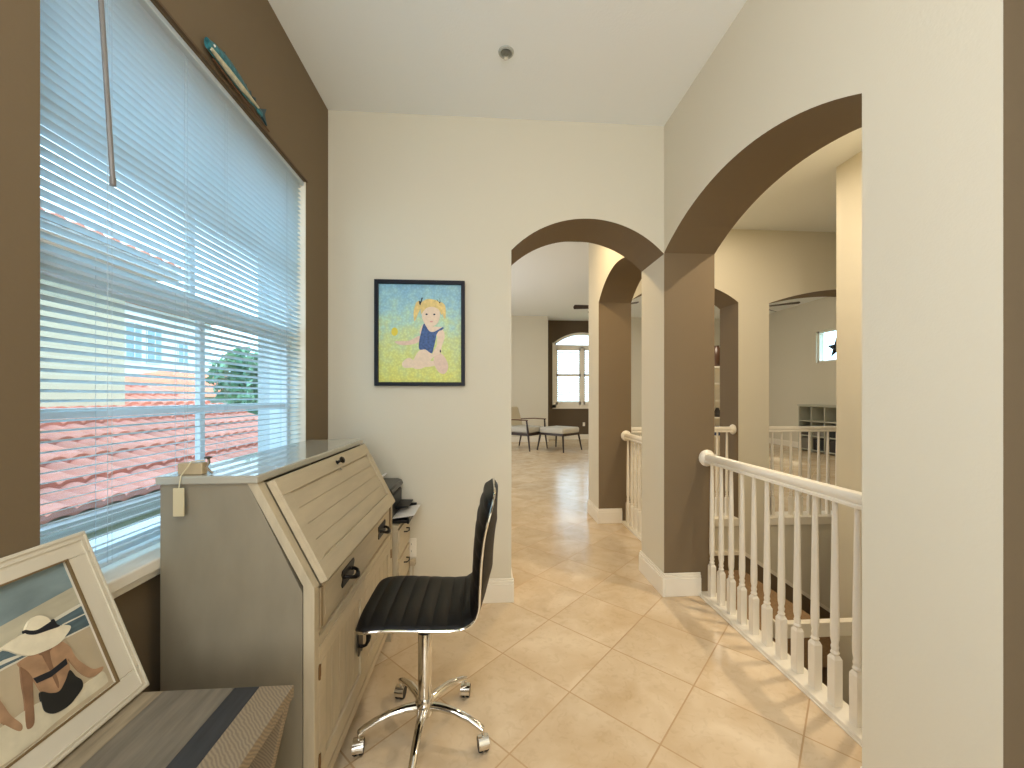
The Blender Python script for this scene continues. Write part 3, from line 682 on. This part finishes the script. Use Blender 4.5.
mb = MB(); mb.lathe([(.0, .095), (.024, .095), (.026, .13), (.026, .40), (.0235, .405), (.0235, .412), (.012, .414)], n=28); mb.lathe([(.0265, .398), (.0265, .408)], n=28, mi=1); mb.build('column', [chrome, blackp], ch, smooth=True)
mb = MB(); mb.lathe([(.0, .085), (.030, .085), (.036, .100), (.036, .135), (.030, .150), (.020, .152)], n=28); mb.build('hub', chrome, ch, smooth=True)
mb = MB(); mb.tube([(0, 0, .468), (0, .09, .462), (0, .17, .455)], .004, 8); mb.build('height_lever', blackp, ch, smooth=True)
for k in range(5):
    a = radians(-92+72*k); dx, dy = cos(a), sin(a); R_ = .238
    path = [(dx*r_, dy*r_, z_) for r_, z_ in ((.02, .118), (.07, .122), (.13, .118), (.18, .104), (.215, .090), (R_, .078))]
    mb = MB(); mb.tube(path, [.019, .017, .015, .0135, .013, .011], 12, flat=.8); lg = mb.build('base_leg', chrome, ch, smooth=True)
    ca = radians([95, 104, 84, 78, 98][k]); ux, uy = cos(ca), sin(ca)
    M = Matrix.Translation((dx*R_, dy*R_, 0)) @ Matrix.Rotation(ca, 4, 'Z')
    mb = MB(); mb.lathe([(.005, .05), (.005, .082)], n=10)
    # chrome hood over two wheels, axle along local y
    n = 14
    for w0, w1 in ((-.019, .019),):
        pts = [(.026*cos(t), .030+.026*sin(t)) for t in [radians(-20+220*i/n) for i in range(n+1)]]
        inner = [(.022*cos(t), .030+.022*sin(t)) for t in [radians(200-220*i/n) for i in range(n+1)]]
        mb.prism(pts+inner, lambda u, v, a: (u, a, v), w0, w1)
    mb.v = [tuple(M @ Vector(v)) for v in mb.v]
    cs = mb.build('caster', chrome, ch, smooth=True)
    for s_ in (-1, 1):
        mb = MB(); mb.lathe([(.0, s_*.004), (.023, s_*.004), (.0235, s_*.012), (.021, s_*.0185), (.0, s_*.0195)], (0, 0, .0235), 'y', 20)
        mb.v = [tuple(M @ Vector(v)) for v in mb.v]; mb.build('wheel', blackp, cs, smooth=True)

# ------------------------------------------------------------ console table and leaning picture
tb = root('console_table', 'rustic striped plank side table with slanted end panels by the window', 'table', (-.698, .42, 0))
pl_light = mat('pale_worn_plank', (150, 136, 112), .6, bump=.3, scale=9, var=.22, stretch=(9, 1, 9))
pl_grey = mat('grey_plank', (118, 110, 96), .6, bump=.3, scale=9, var=.2, stretch=(9, 1, 9))
pl_dark = mat('charcoal_plank', (52, 53, 55), .55, bump=.2, scale=9, var=.2, stretch=(9, 1, 9))
pl_grain = mat('ribbed_end_grain_plank', (140, 124, 102), .6)
nt = pl_grain.node_tree; b = nt.nodes['Principled BSDF']; tc = nt.nodes.new('ShaderNodeTexCoord'); wv = nt.nodes.new('ShaderNodeTexWave'); wv.bands_direction = 'DIAGONAL'; wv.inputs['Scale'].default_value = 70; wv.inputs['Distortion'].default_value = 5; wv.inputs['Detail'].default_value = 2; wv.inputs['Detail Scale'].default_value = .6
nt.links.new(tc.outputs['Object'], wv.inputs['Vector']); r = nt.nodes.new('ShaderNodeValToRGB'); nt.links.new(wv.outputs['Fac'], r.inputs[0]); r.color_ramp.elements[0].color = (*lin((126, 112, 92)), 1); r.color_ramp.elements[1].color = (*lin((150, 134, 110)), 1); nt.links.new(r.outputs[0], b.inputs['Base Color'])
X_ = lambda x: x+.698
TY0, TY1 = -.72, .575
mb = MB()
for k, (a, b2) in enumerate(((-.93, -.765), (-.765, -.603), (-.603, -.545), (-.545, -.465))): mb.box((X_(a), TY0, .570), (X_(b2), TY1, .60), k)
mb.build('tabletop', [pl_light, pl_grey, pl_dark, pl_grain], tb, bevel=.0015)
for y0 in (TY1-.035, TY0+.01):
    mb = MB(); mb.prism([(X_(-.93), .57), (X_(-.90), 0), (X_(-.60), 0), (X_(-.468), .57)], lambda u, v, a: (u, a, v), y0, y0+.026); mb.build('end_panel', pl_grain, tb, bevel=.002)
mb = MB(); mb.box((X_(-.88), TY0+.035, .18), (X_(-.60), TY1-.035, .20)); mb.build('lower_shelf', pl_grey, tb)

# picture: local s along Y, r up the slope; leaning on the wall
lean = math.atan2(.147, .375)
fp = root('framed_picture', 'cream framed picture of a sunhat woman on a beach leaning at the window', 'picture', (-.807, .76, .606))
M = Matrix.Translation(Vector((-.807, .76, .606))) ; MR = Matrix.Rotation(-lean, 4, 'Y')
def F3(s_, r_, n_): return tuple(MR @ Vector((n_, s_-.76, r_)))
fm = mat('cream_picture_frame', (214, 206, 188), .45); fme = mat('cream_frame_bead', (206, 190, 158), .45)
s0, s1, hh = .52, 1.010, .404
mb = MB()
def fbx(a, b2, c, d2, n0, n1, mi=0): mb.prism([(a, c), (b2, c), (b2, d2), (a, d2)], F3, n0, n1, mi)
fbx(s0, s1, 0, .056, -.016, 0); fbx(s0, s1, hh-.052, hh, -.016, 0); fbx(s0, s0+.058, .056, hh-.052, -.016, 0); fbx(s1-.058, s1, .056, hh-.052, -.016, 0)
fr_ = mb.build('frame', fm, fp, bevel=.002)
mb = MB()
for a, b2, c, d2 in ((s0+.004, s1-.004, .004, .008), (s0+.004, s1-.004, hh-.008, hh-.004), (s0+.004, s0+.008, .004, hh-.004), (s1-.008, s1-.004, .004, hh-.004), (s1-.019, s1-.017, .017, hh-.017), (s0+.017, s1-.017, hh-.019, hh-.017), (s0+.017, s1-.017, .013, .015)): fbx(a, b2, c, d2, 0, .003)
for a, b2, c, d2 in ((s1-.061, s1-.057, .055, hh-.050), (s0+.057, s1-.057, hh-.053, hh-.049), (s0+.057, s1-.057, .053, .057)): fbx(a, b2, c, d2, -.004, .001, 1)
mb.build('bead_moulding', [fm, mat('brown_frame_lip', (120, 98, 66), .5)], fr_)
mb = MB(); fbx(s0+.02, s1-.02, .02, hh-.02, -.0165, -.0140); mb.build('backing_board', drift, fp)
skyp = mat('stormy_sky_paint', (122, 140, 144), .5, var=.30, scale=7, stretch=(1, 1, 2.5)); sandp = mat('sand_paint', (188, 172, 144), .5, var=.10, scale=12); seap = mat('sea_paint', (84, 104, 112), .5, var=.35, scale=16, stretch=(1, 1, 6)); foamp = mat('foam_paint', (216, 212, 196), .5, var=.10, scale=30)
hatp = mat('hat_paint', (232, 222, 196), .5, var=.12, scale=26); bandp = mat('black_ribbon_paint', (22, 26, 36), .5); tan_s = mat('tanned_skin_paint', (172, 136, 104), .5, var=.25, scale=30); tan_d = mat('shaded_skin_paint', (136, 102, 76), .5, var=.2, scale=40); suitp = mat('black_swimsuit_paint', (24, 26, 26), .5); towp = mat('towel_paint', (212, 202, 176), .5, var=.14, scale=24)
horizon = mat('pale_cloud_paint', (186, 180, 158), .5, var=.12, scale=12, stretch=(1, 1, 4))
a0, a1, r0, r1 = s0+.056, s1-.056, .054, hh-.050
hip = [(0.7881, 0.1182), (0.8265, 0.1152), (0.889, 0.096), (0.9193, 0.0934), (0.9392, 0.0930), (0.9418, 0.0714), (0.9329, 0.0652), (0.8752, 0.0660), (0.8237, 0.0640), (0.7958, 0.0600), (0.7300, 0.0650), (0.7000, 0.1100)]
SH = [(0, [(a0, r0), (a1, r0), (a1, r1), (a0, r1)]),
 (10, [(a0, .232), (a1, .250), (a1, .292), (a0, .262)]),
 (1, [(a0, r0), (a1, r0), (a1, .215), (a0, .215)]),
 (2, [(a0, .205), (.80, .208), (.9536, .196), (.9536, .252), (.83, .240), (a0, .240)]),
 (3, [(a0, .240), (.79, .238), (.85, .2385), (.9536, .2450), (.9536, .2515), (.91, .249), (.85, .243), (.79, .245), (a0, .246)]),
 (3, [(a0, .224), (.80, .222), (.84, .213), (.84, .210), (.79, .216), (a0, .218)]), (3, [(.905, .226), (.9536, .224), (.9536, .2265), (.905, .229)]),
 (3, [(a0, .204), (.80, .206), (.9536, .195), (.9536, .198), (.80, .2095), (a0, .208)]),
 (9, smooth(hip)),
 (6, smooth([(0.7600, 0.215), (0.7712, 0.1763), (0.7751, 0.155), (0.7793, 0.1259), (0.7877, 0.1), (0.7809, 0.093), (0.7650, 0.1233), (0.752, 0.151), (.735, .18)])),
 (6, smooth([(0.8834, 0.1981), (0.8941, 0.1929), (0.9013, 0.1775), (0.9025, 0.1582), (0.9084, 0.1382), (0.924, 0.110), (0.9427, 0.1020), (0.9344, 0.0949), (0.9132, 0.0982), (0.899, 0.1219), (0.8902, 0.1579)])),
 (7, smooth([(0.8183, 0.1987), (0.8254, 0.1973), (0.8283, 0.1774), (0.8257, 0.1623), (0.8144, 0.1254), (0.8034, 0.0894), (.792, .087), (0.7947, 0.1055), (0.803, 0.1333), (0.809, 0.1648)])),
 (6, smooth([(0.8155, 0.2031), (0.8379, 0.2058), (0.8633, 0.2058), (0.8864, 0.2011), (0.8962, 0.1859), (0.8888, 0.159), (0.8846, 0.1351), (0.8713, 0.1207), (0.8575, 0.1102), (0.8394, 0.1154), (0.8306, 0.1312), (0.8271, 0.1574), (0.8238, 0.1792)])),
 (7, smooth([(.853, .203), (.866, .200), (.862, .170), (.860, .130), (.855, .120), (.854, .160)])),
 (8, smooth([(0.8284, 0.1322), (0.8411, 0.1195), (0.8556, 0.1128), (0.8715, 0.1244), (0.8841, 0.1371), (0.8895, 0.1189), (0.8962, 0.1045), (0.8926, 0.0905), (0.876, 0.0816), (0.8603, 0.0765), (0.8373, 0.0796), (0.8241, 0.0941), (0.824, 0.1118)])),
 (5, [(0.8264, 0.163), (0.8283, 0.1508), (0.8515, 0.1462), (0.8842, 0.1503), (0.8859, 0.1625), (0.8549, 0.1576)]),
 (7, smooth([(.846, .212), (.862, .215), (.876, .208), (.870, .195), (.852, .193)])),
 (4, smooth([(0.8016, 0.2438), (0.8262, 0.2488), (0.8421, 0.2480), (0.8818, 0.2363), (0.9148, 0.218), (0.8964, 0.202), (0.88, 0.1964), (0.8568, 0.1983), (0.8359, 0.2042), (0.8201, 0.2189), (0.8106, 0.2319)])),
 (4, smooth([(0.8422, 0.2472), (0.8488, 0.2621), (0.8607, 0.2697), (0.8731, 0.2672), (0.8838, 0.2554), (0.8863, 0.2398), (0.8818, 0.2323), (0.8623, 0.2347)])),
 (5, smooth([(0.842, 0.2545), (0.8416, 0.2464), (0.8542, 0.2369), (0.8758, 0.232), (0.8964, 0.2284), (0.8935, 0.2353), (0.8919, 0.2475), (0.8847, 0.246), (0.8614, 0.2434), (0.85, 0.248)]))]
poly_mesh(SH, F3, .0003, -.0125).build('painted_panel', [skyp, sandp, seap, foamp, hatp, bandp, tan_s, tan_d, suitp, towp, horizon], fp)

# ------------------------------------------------------------ living room: window_2 with shutters, seating, fans
w2 = root('window_2', 'arched white shuttered window in the dark brown far wall', None, (2.97, 12.0, .99), kind='structure')
def f2(u, v, a): return (u, a, v)
mb = MB(); Ain = seg_arc(2.14, 3.80, 2.90, .31); Aout = seg_arc(2.07, 3.87, 2.95, .33)
for (p, q, p2, q2) in zip(Aout, Aout[1:], Ain, Ain[1:]): mb.prism([p, q, q2, p2], f2, 11.96, 12.06)
mb.box((2.05, 11.96, .97), (2.16, 12.06, 2.96)); mb.box((3.78, 11.96, .97), (3.89, 12.06, 2.96)); mb.box((2.05, 11.96, .94), (3.89, 12.07, 1.06)); mb.box((2.14, 11.97, 2.80), (3.80, 12.05, 2.90)); mb.box((2.93, 11.97, 1.04), (3.01, 12.05, 2.85))
rel(mb.build('window_frame', white), w2)
for x0, x1 in ((2.16, 2.93), (3.01, 3.78)):
    mb = MB(); mb.box((x0, 11.98, 1.06), (x0+.05, 12.02, 2.80)); mb.box((x1-.05, 11.98, 1.06), (x1, 12.02, 2.80)); mb.box((x0, 11.98, 1.06), (x1, 12.02, 1.15)); mb.box((x0, 11.98, 1.93), (x1, 12.02, 2.01)); mb.box((x0, 11.98, 2.73), (x1, 12.02, 2.80))
    for k in range(24):
        z = 1.17+.068*k
        if 1.90 < z < 2.02 or z > 2.72: continue
        mb.prism([(11.97, z-.018), (12.03, z+.014), (12.03, z+.020), (11.97, z-.012)], lambda u, v, a: (a, u, v), x0+.05, x1-.05)
    rel(mb.build('shutter_panel', white), w2)
mb = MB(); mb.box((2.07, 12.10, .99), (3.87, 12.11, 3.3)); rel(mb.build('pane', glassy), w2)
w3 = root('window_3', 'small square high window in the right wall of the far room', None, (8.0, 8.55, SZ0), kind='structure')
mb = MB()
for lo, hi in (((8.05, SY0, SZ0), (8.12, SY0+.04, SZ1)), ((8.05, SY1-.04, SZ0), (8.12, SY1, SZ1)), ((8.05, SY0, SZ0), (8.12, SY1, SZ0+.04)), ((8.05, SY0, SZ1-.04), (8.12, SY1, SZ1))): mb.box(lo, hi)
rel(mb.build('window_frame', white), w3)
mb = MB(); mb.box((8.08, SY0, SZ0), (8.085, SY1, SZ1)); rel(mb.build('pane', glassy), w3)
st = root('star_ornament', 'dark metal five-pointed star hanging in the small high window', 'ornament', (7.97, 8.47, 2.42))
mb = MB(); P = []
for k in range(10):
    r_ = .26 if k % 2 == 0 else .10; a = radians(90+36*k); P.append((r_*cos(a), r_*sin(a)))
for k in range(10):
    p, q = P[k], P[(k+1) % 10]; mb.quad([(0, p[0], p[1]), (0, q[0], q[1]), (-.04, 0, 0)]); mb.quad([(0, q[0], q[1]), (0, p[0], p[1]), (.012, 0, 0)])
mb.build('star', mat('dark_blue_metal', (40, 48, 60), .5, metal=.6), st)
mb = MB(); mb.tube([(0, 0, .25), (.03, 0, .45)], .003, 6); mb.build('hanging_wire', iron, st)

def fan(loc, rot, label):
    o = root('ceiling_fan', label, 'ceiling fan', loc, rot, 'ceiling fans in the far room')
    dk_ = mat('dark_fan_wood', (52, 40, 34), .5)
    mb = MB(); mb.lathe([(.05, .42), (.06, .46), (.06, .48)], n=16); mb.lathe([(.012, .05), (.012, .45)], n=10); mb.build('downrod', dk_, o, smooth=True)
    mb = MB(); mb.lathe([(.03, -.05), (.09, -.04), (.11, 0), (.09, .05), (.03, .08)], n=20); mb.build('motor', dk_, o, smooth=True)
    mb = MB(); mb.lathe([(.0, -.14), (.04, -.135), (.07, -.10), (.06, -.05)], n=20); mb.build('light_bowl', paper, o, smooth=True)
    for k in range(5):
        a = radians(180+72*k); Mx = Matrix.Rotation(a, 4, 'Z') @ Matrix.Rotation(radians(24), 4, 'X')
        mb = MB(); mb.box((.10, -.02, -.004), (.20, .02, .004), 0, Mx); mb.prism([(.18, -.05), (.66, -.07), (.68, 0), (.66, .07), (.18, .05)], lambda u, v, a_: tuple(Mx @ Vector((u, v, a_))), -.004, .004); mb.build('blade', dk_, o)
    return o
fan((2.501, 8.057, 3.17), radians(-4), 'dark five-blade ceiling fan seen behind the brown pillar, left of the two fans')
fan((5.694, 7.842, 3.17), radians(-4), 'dark five-blade ceiling fan whose blade tips show in the wide far arch')

dw = mat('dark_walnut', (48, 34, 26), .4); cush = mat('light_grey_upholstery', (190, 186, 174), .9, bump=.3, scale=90)
def pillow(lo, hi, name, m, parent, r=.04):
    mb = MB(); mb.box(lo, hi); o = mb.build(name, m, parent, bevel=r, seg=4); 
    for p in o.data.polygons: p.use_smooth = True
    return o
def splay_leg(mb, x, y, z, dx, dy): mb.tube([(x, y, z), (x+dx, y+dy, 0)], [.026, .017], 8)
ot = root('footstool', 'light grey upholstered footstool on dark wooden legs in the far room', 'footstool', (1.822, 9.626, 0), radians(45-1))
h = .36
pillow((-h, -h, .42), (h, h, .565), 'cushion', cush, ot, .05)
mb = MB(); mb.box((-h+.01, -h+.01, .375), (h-.01, -h+.05, .43)); mb.box((-h+.01, h-.05, .375), (h-.01, h-.01, .43)); mb.box((-h+.01, -h+.01, .375), (-h+.05, h-.01, .43)); mb.box((h-.05, -h+.01, .375), (h-.01, h-.01, .43)); mb.build('seat_frame', dw, ot)
for sx in (-1, 1):
    for sy in (-1, 1):
        mb = MB(); splay_leg(mb, sx*.33, sy*.33, .42, sx*.06, sy*.06); mb.build('leg', dw, ot, smooth=True)
ac = root('armchair', 'grey cushioned armchair with dark wooden arms beside the footstool', 'armchair', (1.0, 9.93, 0), radians(-42))
# local x = forward
pillow((-.36, -.33, .42), (.36, .33, .57), 'seat_cushion', cush, ac, .05)
Mb = Matrix.Translation((-.34, 0, .50)) @ Matrix.Rotation(radians(-18), 4, 'Y')
mb = MB(); mb.box((-.08, -.32, 0), (.07, .32, .56), 0, Mb); o_ = mb.build('back_cushion', mat('cream_upholstery', (198, 184, 156), .9), ac, bevel=.05, seg=4)
mb = MB(); mb.box((-.38, -.36, .36), (.36, -.31, .42)); mb.box((-.38, .31, .36), (.36, .36, .42)); mb.box((.31, -.36, .36), (.36, .36, .42)); mb.box((-.38, -.36, .36), (-.33, .36, .42)); mb.build('seat_frame', dw, ac)
arm = mat('brown_arm_wood', (98, 64, 40), .4)
for sy in (-1, 1):
    mb = MB(); mb.tube([(.36, sy*.40, .74), (.0, sy*.40, .745), (-.45, sy*.38, .72)], [.028, .03, .024], 8, flat=.5); mb.build('armrest', arm, ac, smooth=True)
    mb = MB(); mb.tube([(.33, sy*.39, .74), (.36, sy*.37, .42), (.42, sy*.38, 0)], [.02, .027, .017], 8); mb.build('front_leg', dw, ac, smooth=True)
    mb = MB(); mb.tube([(-.42, sy*.38, .72), (-.36, sy*.35, .42), (-.46, sy*.36, 0)], [.02, .027, .017], 8); mb.build('rear_leg', dw, ac, smooth=True)

# cubby shelf against the right wall of the living room
cs = root('cubby_shelf', 'grey-white cubby storage shelf behind the far railing', 'shelf', (7.83, 8.5, 0))
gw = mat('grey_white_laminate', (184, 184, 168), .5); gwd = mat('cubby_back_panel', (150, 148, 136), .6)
Yn, Yf, rows, cols = -.78, .68, (0.05, .38, .73, 1.08), 4
mb = MB(); cw = (Yf-Yn)/cols
for k in range(cols+1): mb.box((-.17, Yn+cw*k-.012, 0), (.16, Yn+cw*k+.012, 1.09))
for z in rows: mb.box((-.17, Yn, z-.012), (.16, Yf, z+.012))
mb.box((-.185, Yn-.03, 1.09), (.165, Yf+.03, 1.12)); mb.build('carcass', gw, cs)
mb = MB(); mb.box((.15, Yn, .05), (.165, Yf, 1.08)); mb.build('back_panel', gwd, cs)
bins = mat('dark_storage_bin', (62, 58, 54), .8); books = [mat('bin_grey', (120, 116, 106), .8), bins, mat('bin_black', (34, 34, 34), .7)]
desc = {(0, 0): 'nearest lower', (0, 1): 'second lower', (0, 2): 'third lower', (0, 3): 'farthest lower', (1, 0): 'nearest middle', (1, 1): 'second middle', (1, 2): 'third middle', (1, 3): 'farthest middle'}
for r_ in range(2):
    for c_ in range(4):
        y0 = 8.5+Yn+cw*c_+.03; z0 = rows[r_]+.013
        mb = MB(); mb.box((7.69, y0, z0), (7.95, y0+cw-.06, z0+(.2 if r_ else .26))); mb.box((7.685, y0+cw/2-.07, z0+.12), (7.69, y0+cw/2, z0+.14), 0)
        tag(mb.build('storage_bin', books[(r_+c_) % 3], bevel=.006), 'dark storage bin in the %s cubby of the grey-white shelf' % desc[(r_, c_)], 'bin', 'bins in the cubby shelf')
# white bookcase seen through the narrow arch
bc = root('bookcase', 'tall white open bookcase glimpsed through the narrow far arch', 'bookcase', (5.0, 8.2, 0))
mb = MB(); BWd = .55
mb.box((-BWd, 0, 0), (-BWd+.025, .32, 1.95)); mb.box((BWd-.025, 0, 0), (BWd, .32, 1.95)); mb.box((-BWd, .30, 0), (BWd, .32, 1.95))
for z in (.05, .45, .85, 1.22, 1.59, 1.95): mb.box((-BWd, 0, z-.014), (BWd, .31, z+.014))
mb.build('carcass', white, bc)
va = root('vase', 'dark brown rounded vase on top of the white bookcase', 'vase', (5.07, 8.35, 1.965))
mb = MB(); mb.lathe([(.0, 0), (.07, .0), (.11, .1), (.12, .22), (.09, .36), (.05, .43), (.055, .46), (.04, .46)], n=24); mb.build('vase_body', mat('brown_glaze', (70, 46, 30), .3), va, smooth=True)
mb = MB(); mb.box((4.98, 8.22, .465), (5.16, 8.42, .66)); tag(mb.build('storage_box', mat('blue_fabric_box', (44, 62, 100), .8), bevel=.006), 'navy blue box on a lower shelf of the white bookcase', 'box')
mb = MB(); mb.lathe([(.0, 0), (.06, 0), (.08, .06), (.05, .14), (.03, .2), (.0, .2)], (5.07, 8.33, .865), n=18); tag(mb.build('bowl_ornament', bins, smooth=True), 'small dark ornament on the middle shelf of the white bookcase', 'ornament')

# ------------------------------------------------------------ outdoors
mb = MB(); mb.box((-60, -40, -3.2), (40, 60, -3.0)); struct(mb.build('ground', mat('lawn', (110, 130, 80), .95, var=.2, scale=2)))
def roof_mat(name, c):
    m = bpy.data.materials.new(name); m.use_nodes = True; nt = m.node_tree; L = nt.links; N = nt.nodes.new; b = nt.nodes['Principled BSDF']; b.inputs['Roughness'].default_value = .8
    tc = N('ShaderNodeTexCoord'); n = N('ShaderNodeTexNoise'); n.inputs['Scale'].default_value = 3; L.new(tc.outputs['Object'], n.inputs[0]); r = N('ShaderNodeValToRGB'); L.new(n.outputs[0], r.inputs[0])
    r.color_ramp.elements[0].position = .35; r.color_ramp.elements[1].position = .65
    r.color_ramp.elements[0].color = (*lin(c), 1); r.color_ramp.elements[1].color = (*lin(tuple(min(255, v*1.13) for v in c)), 1); L.new(r.outputs[0], b.inputs['Base Color']); return m
terr = roof_mat('terracotta_roof_tile', (192, 128, 112)); terr2 = roof_mat('orange_roof_tile', (190, 108, 78))
def tiled_slope(mb, x_e, z_e, x_r, z_r, y0, y1f, course=.35, bw=.20):
    """barrel-tile slope: eave at x_e rising to x_r; y range y0..y1f(frac)"""
    Lh = hypot(x_r-x_e, z_r-z_e); dx, dz = (x_r-x_e)/Lh, (z_r-z_e)/Lh; nx, nz = -dz*(1 if dx > 0 else -1), abs(dx)
    nc = int(Lh/course)+1
    for c in range(nc):
        sA = c*course; sB = min(Lh, sA+course+.03)
        y1 = y1f((sA+sB)/2/Lh); n = int((y1-y0)/(bw/6)); i0 = len(mb.v)
        for j in range(n+1):
            y = y0+j*bw/6; h_ = .045*abs(cos(pi*y/bw))**.8
            for s_, lift in ((sA, .045), (sB, .0)):
                mb.v.append((x_e+dx*s_+nx*(h_+lift), y, z_e+dz*s_+nz*(h_+lift)))
            mb.v.append((x_e+dx*sA+nx*h_*.6, y, z_e+dz*sA+nz*(h_*.6-.01)))
        for j in range(n):
            a = i0+3*j; mb.f.append((a, a+3, a+4, a+1)); mb.m.append(0); mb.f.append((a+2, a+5, a+3, a)); mb.m.append(0)
ho = root('neighbour_house', 'cream house with pink barrel-tile roofs right outside the window', 'house', (-5.5, 3, -3))
mb = MB(); tiled_slope(mb, -3.0, .44, -4.7, 1.154, -3, lambda f: 7.9-.55*f)
tiled_slope(mb, -4.7, 1.154, -5.5, 1.49, 5.5, lambda f: 7.25-.7*f)
rel(mb.build('lower_roof', terr, smooth=False), ho)
mb = MB(); mb.box((-3.10, -3, -3), (-3.0, 7.9, .30)); mb.box((-5.4, 7.0, -3), (-3.1, 7.1, .8)); mb.prism([(-3.0, .30), (-3.0, .42), (-5.5, 1.47), (-5.5, 1.35)], lambda u, v, a: (u, a, v), -3, 7.05); rel(mb.build('lower_wall', mat('cream_stucco', (188, 187, 168), .85, bump=.3, scale=20)), ho)
mb = MB(); mb.box((-3.02, -3, .30), (-2.90, 7.9, .42)); rel(mb.build('gutter', mat('grey_gutter', (172, 172, 172), .5)), ho)
mb = MB(); mb.box((-9, -3, -3), (-4.68, 5.47, 2.92)); rel(mb.build('upper_wall', MATS['cream_stucco']), ho)
mb = MB(); mb.box((-9.4, -3.4, 2.92), (-4.25, 5.85, 3.02)); rel(mb.build('soffit', stucco), ho)
mb = MB(); tiled_slope(mb, -4.22, 3.02, -7.0, 3.80, -3.4, lambda f: 5.9-2*f); rel(mb.build('upper_roof', terr), ho)
def house(x, y, w_, d_, z1, rz, label, wins, rm, wall=stucco):
    o = root('distant_house', label, 'house', (x, y, -3), rz, 'houses beyond the neighbouring roof')
    H = z1+3
    mb = MB(); mb.box((-w_/2, -d_/2, 0), (w_/2, d_/2, H)); mb.build('walls', wall, o)
    mb = MB(); e = .4; zz = H; rh = w_*.22
    a = [(-w_/2-e, -d_/2-e, zz), (w_/2+e, -d_/2-e, zz), (w_/2+e, d_/2+e, zz), (-w_/2-e, d_/2+e, zz)]; r1_ = (0, -d_/2+w_/2, zz+rh); r2_ = (0, d_/2-w_/2, zz+rh)
    mb.quad([a[0], a[1], r1_]); mb.quad([a[1], a[2], r2_, r1_]); mb.quad([a[2], a[3], r2_]); mb.quad([a[3], a[0], r1_, r2_]); mb.quad(a[::-1])
    mb.build('roof', rm, o)
    for (yy, zc_, ww, hh_) in wins:
        mb = MB(); mb.box((w_/2, yy-ww/2-.06, zc_+3-hh_/2-.06), (w_/2+.04, yy+ww/2+.06, zc_+3+hh_/2+.06), 0); mb.box((w_/2+.04, yy-ww/2, zc_+3-hh_/2), (w_/2+.05, yy+ww/2, zc_+3+hh_/2), 1); mb.box((w_/2+.05, yy-.03, zc_+3-hh_/2), (w_/2+.07, yy+.03, zc_+3+hh_/2), 0); mb.build('window', [stucco, mat('dark_window_glass', (110, 140, 160), .1)], o)
    return o
house(-22, 20.5, 7, 15, 6.2, radians(0), 'white two-storey house with tall windows seen beyond the cream house', [(1.6, 4.2, .9, 2.0), (2.9, 4.2, .9, 2.0), (5.0, 4.0, .7, 1.3)], terr2)
house(-12.5, 18.5, 5, 9, 1.3, radians(0), 'low white house with orange roof just past the pink roof slope', [(-2.2, .3, .8, .9), (-.4, .3, .6, .9), (1.4, .3, .8, .9)], terr2)
# tree
tr = root('garden_tree', 'rounded green tree beyond the roofs outside the window', 'tree', (-7.2, 14.3, -3)); tr.scale = (1.25, 1.25, 1.12)
mb = MB(); mb.tube([(0, 0, 0), (.1, 0, 1.5), (0, .1, 3.2), (.1, 0, 4.4)], [.18, .14, .10, .05], 10)
for a in (0, 1.6, 3.1, 4.6): mb.tube([(0, 0, 2.2), (cos(a)*.8, sin(a)*.8, 3.4), (cos(a)*1.1, sin(a)*1.1, 4.2)], [.08, .05, .02], 7)
mb.build('trunk', mat('bark', (96, 78, 58), .9, var=.2, scale=10), tr, smooth=True)
leafm = mat('leaf_green', (120, 158, 128), .6, var=.35, scale=1.5)
mb = MB(); rnd = random.Random(3)
for c, R_ in (((0, 0, 3.7), 1.35), ((.5, .6, 4.6), .95), ((-.5, -.5, 4.4), .9), ((0, .8, 3.2), .9), ((.4, -.9, 3.4), .9)):
    for k in range(1500):
        v = Vector([rnd.gauss(0, 1) for _ in range(3)]).normalized()*R_*(rnd.random()**.35)+Vector(c)
        a = Vector([rnd.gauss(0, 1) for _ in range(3)]).normalized(); b2 = a.cross(Vector((rnd.random(), rnd.random(), rnd.random()))).normalized(); s_ = .09+.06*rnd.random()
        mb.quad([v-a*s_, v-b2*s_*.5, v+a*s_, v+b2*s_*.5])
mb.build('foliage', leafm, tr)
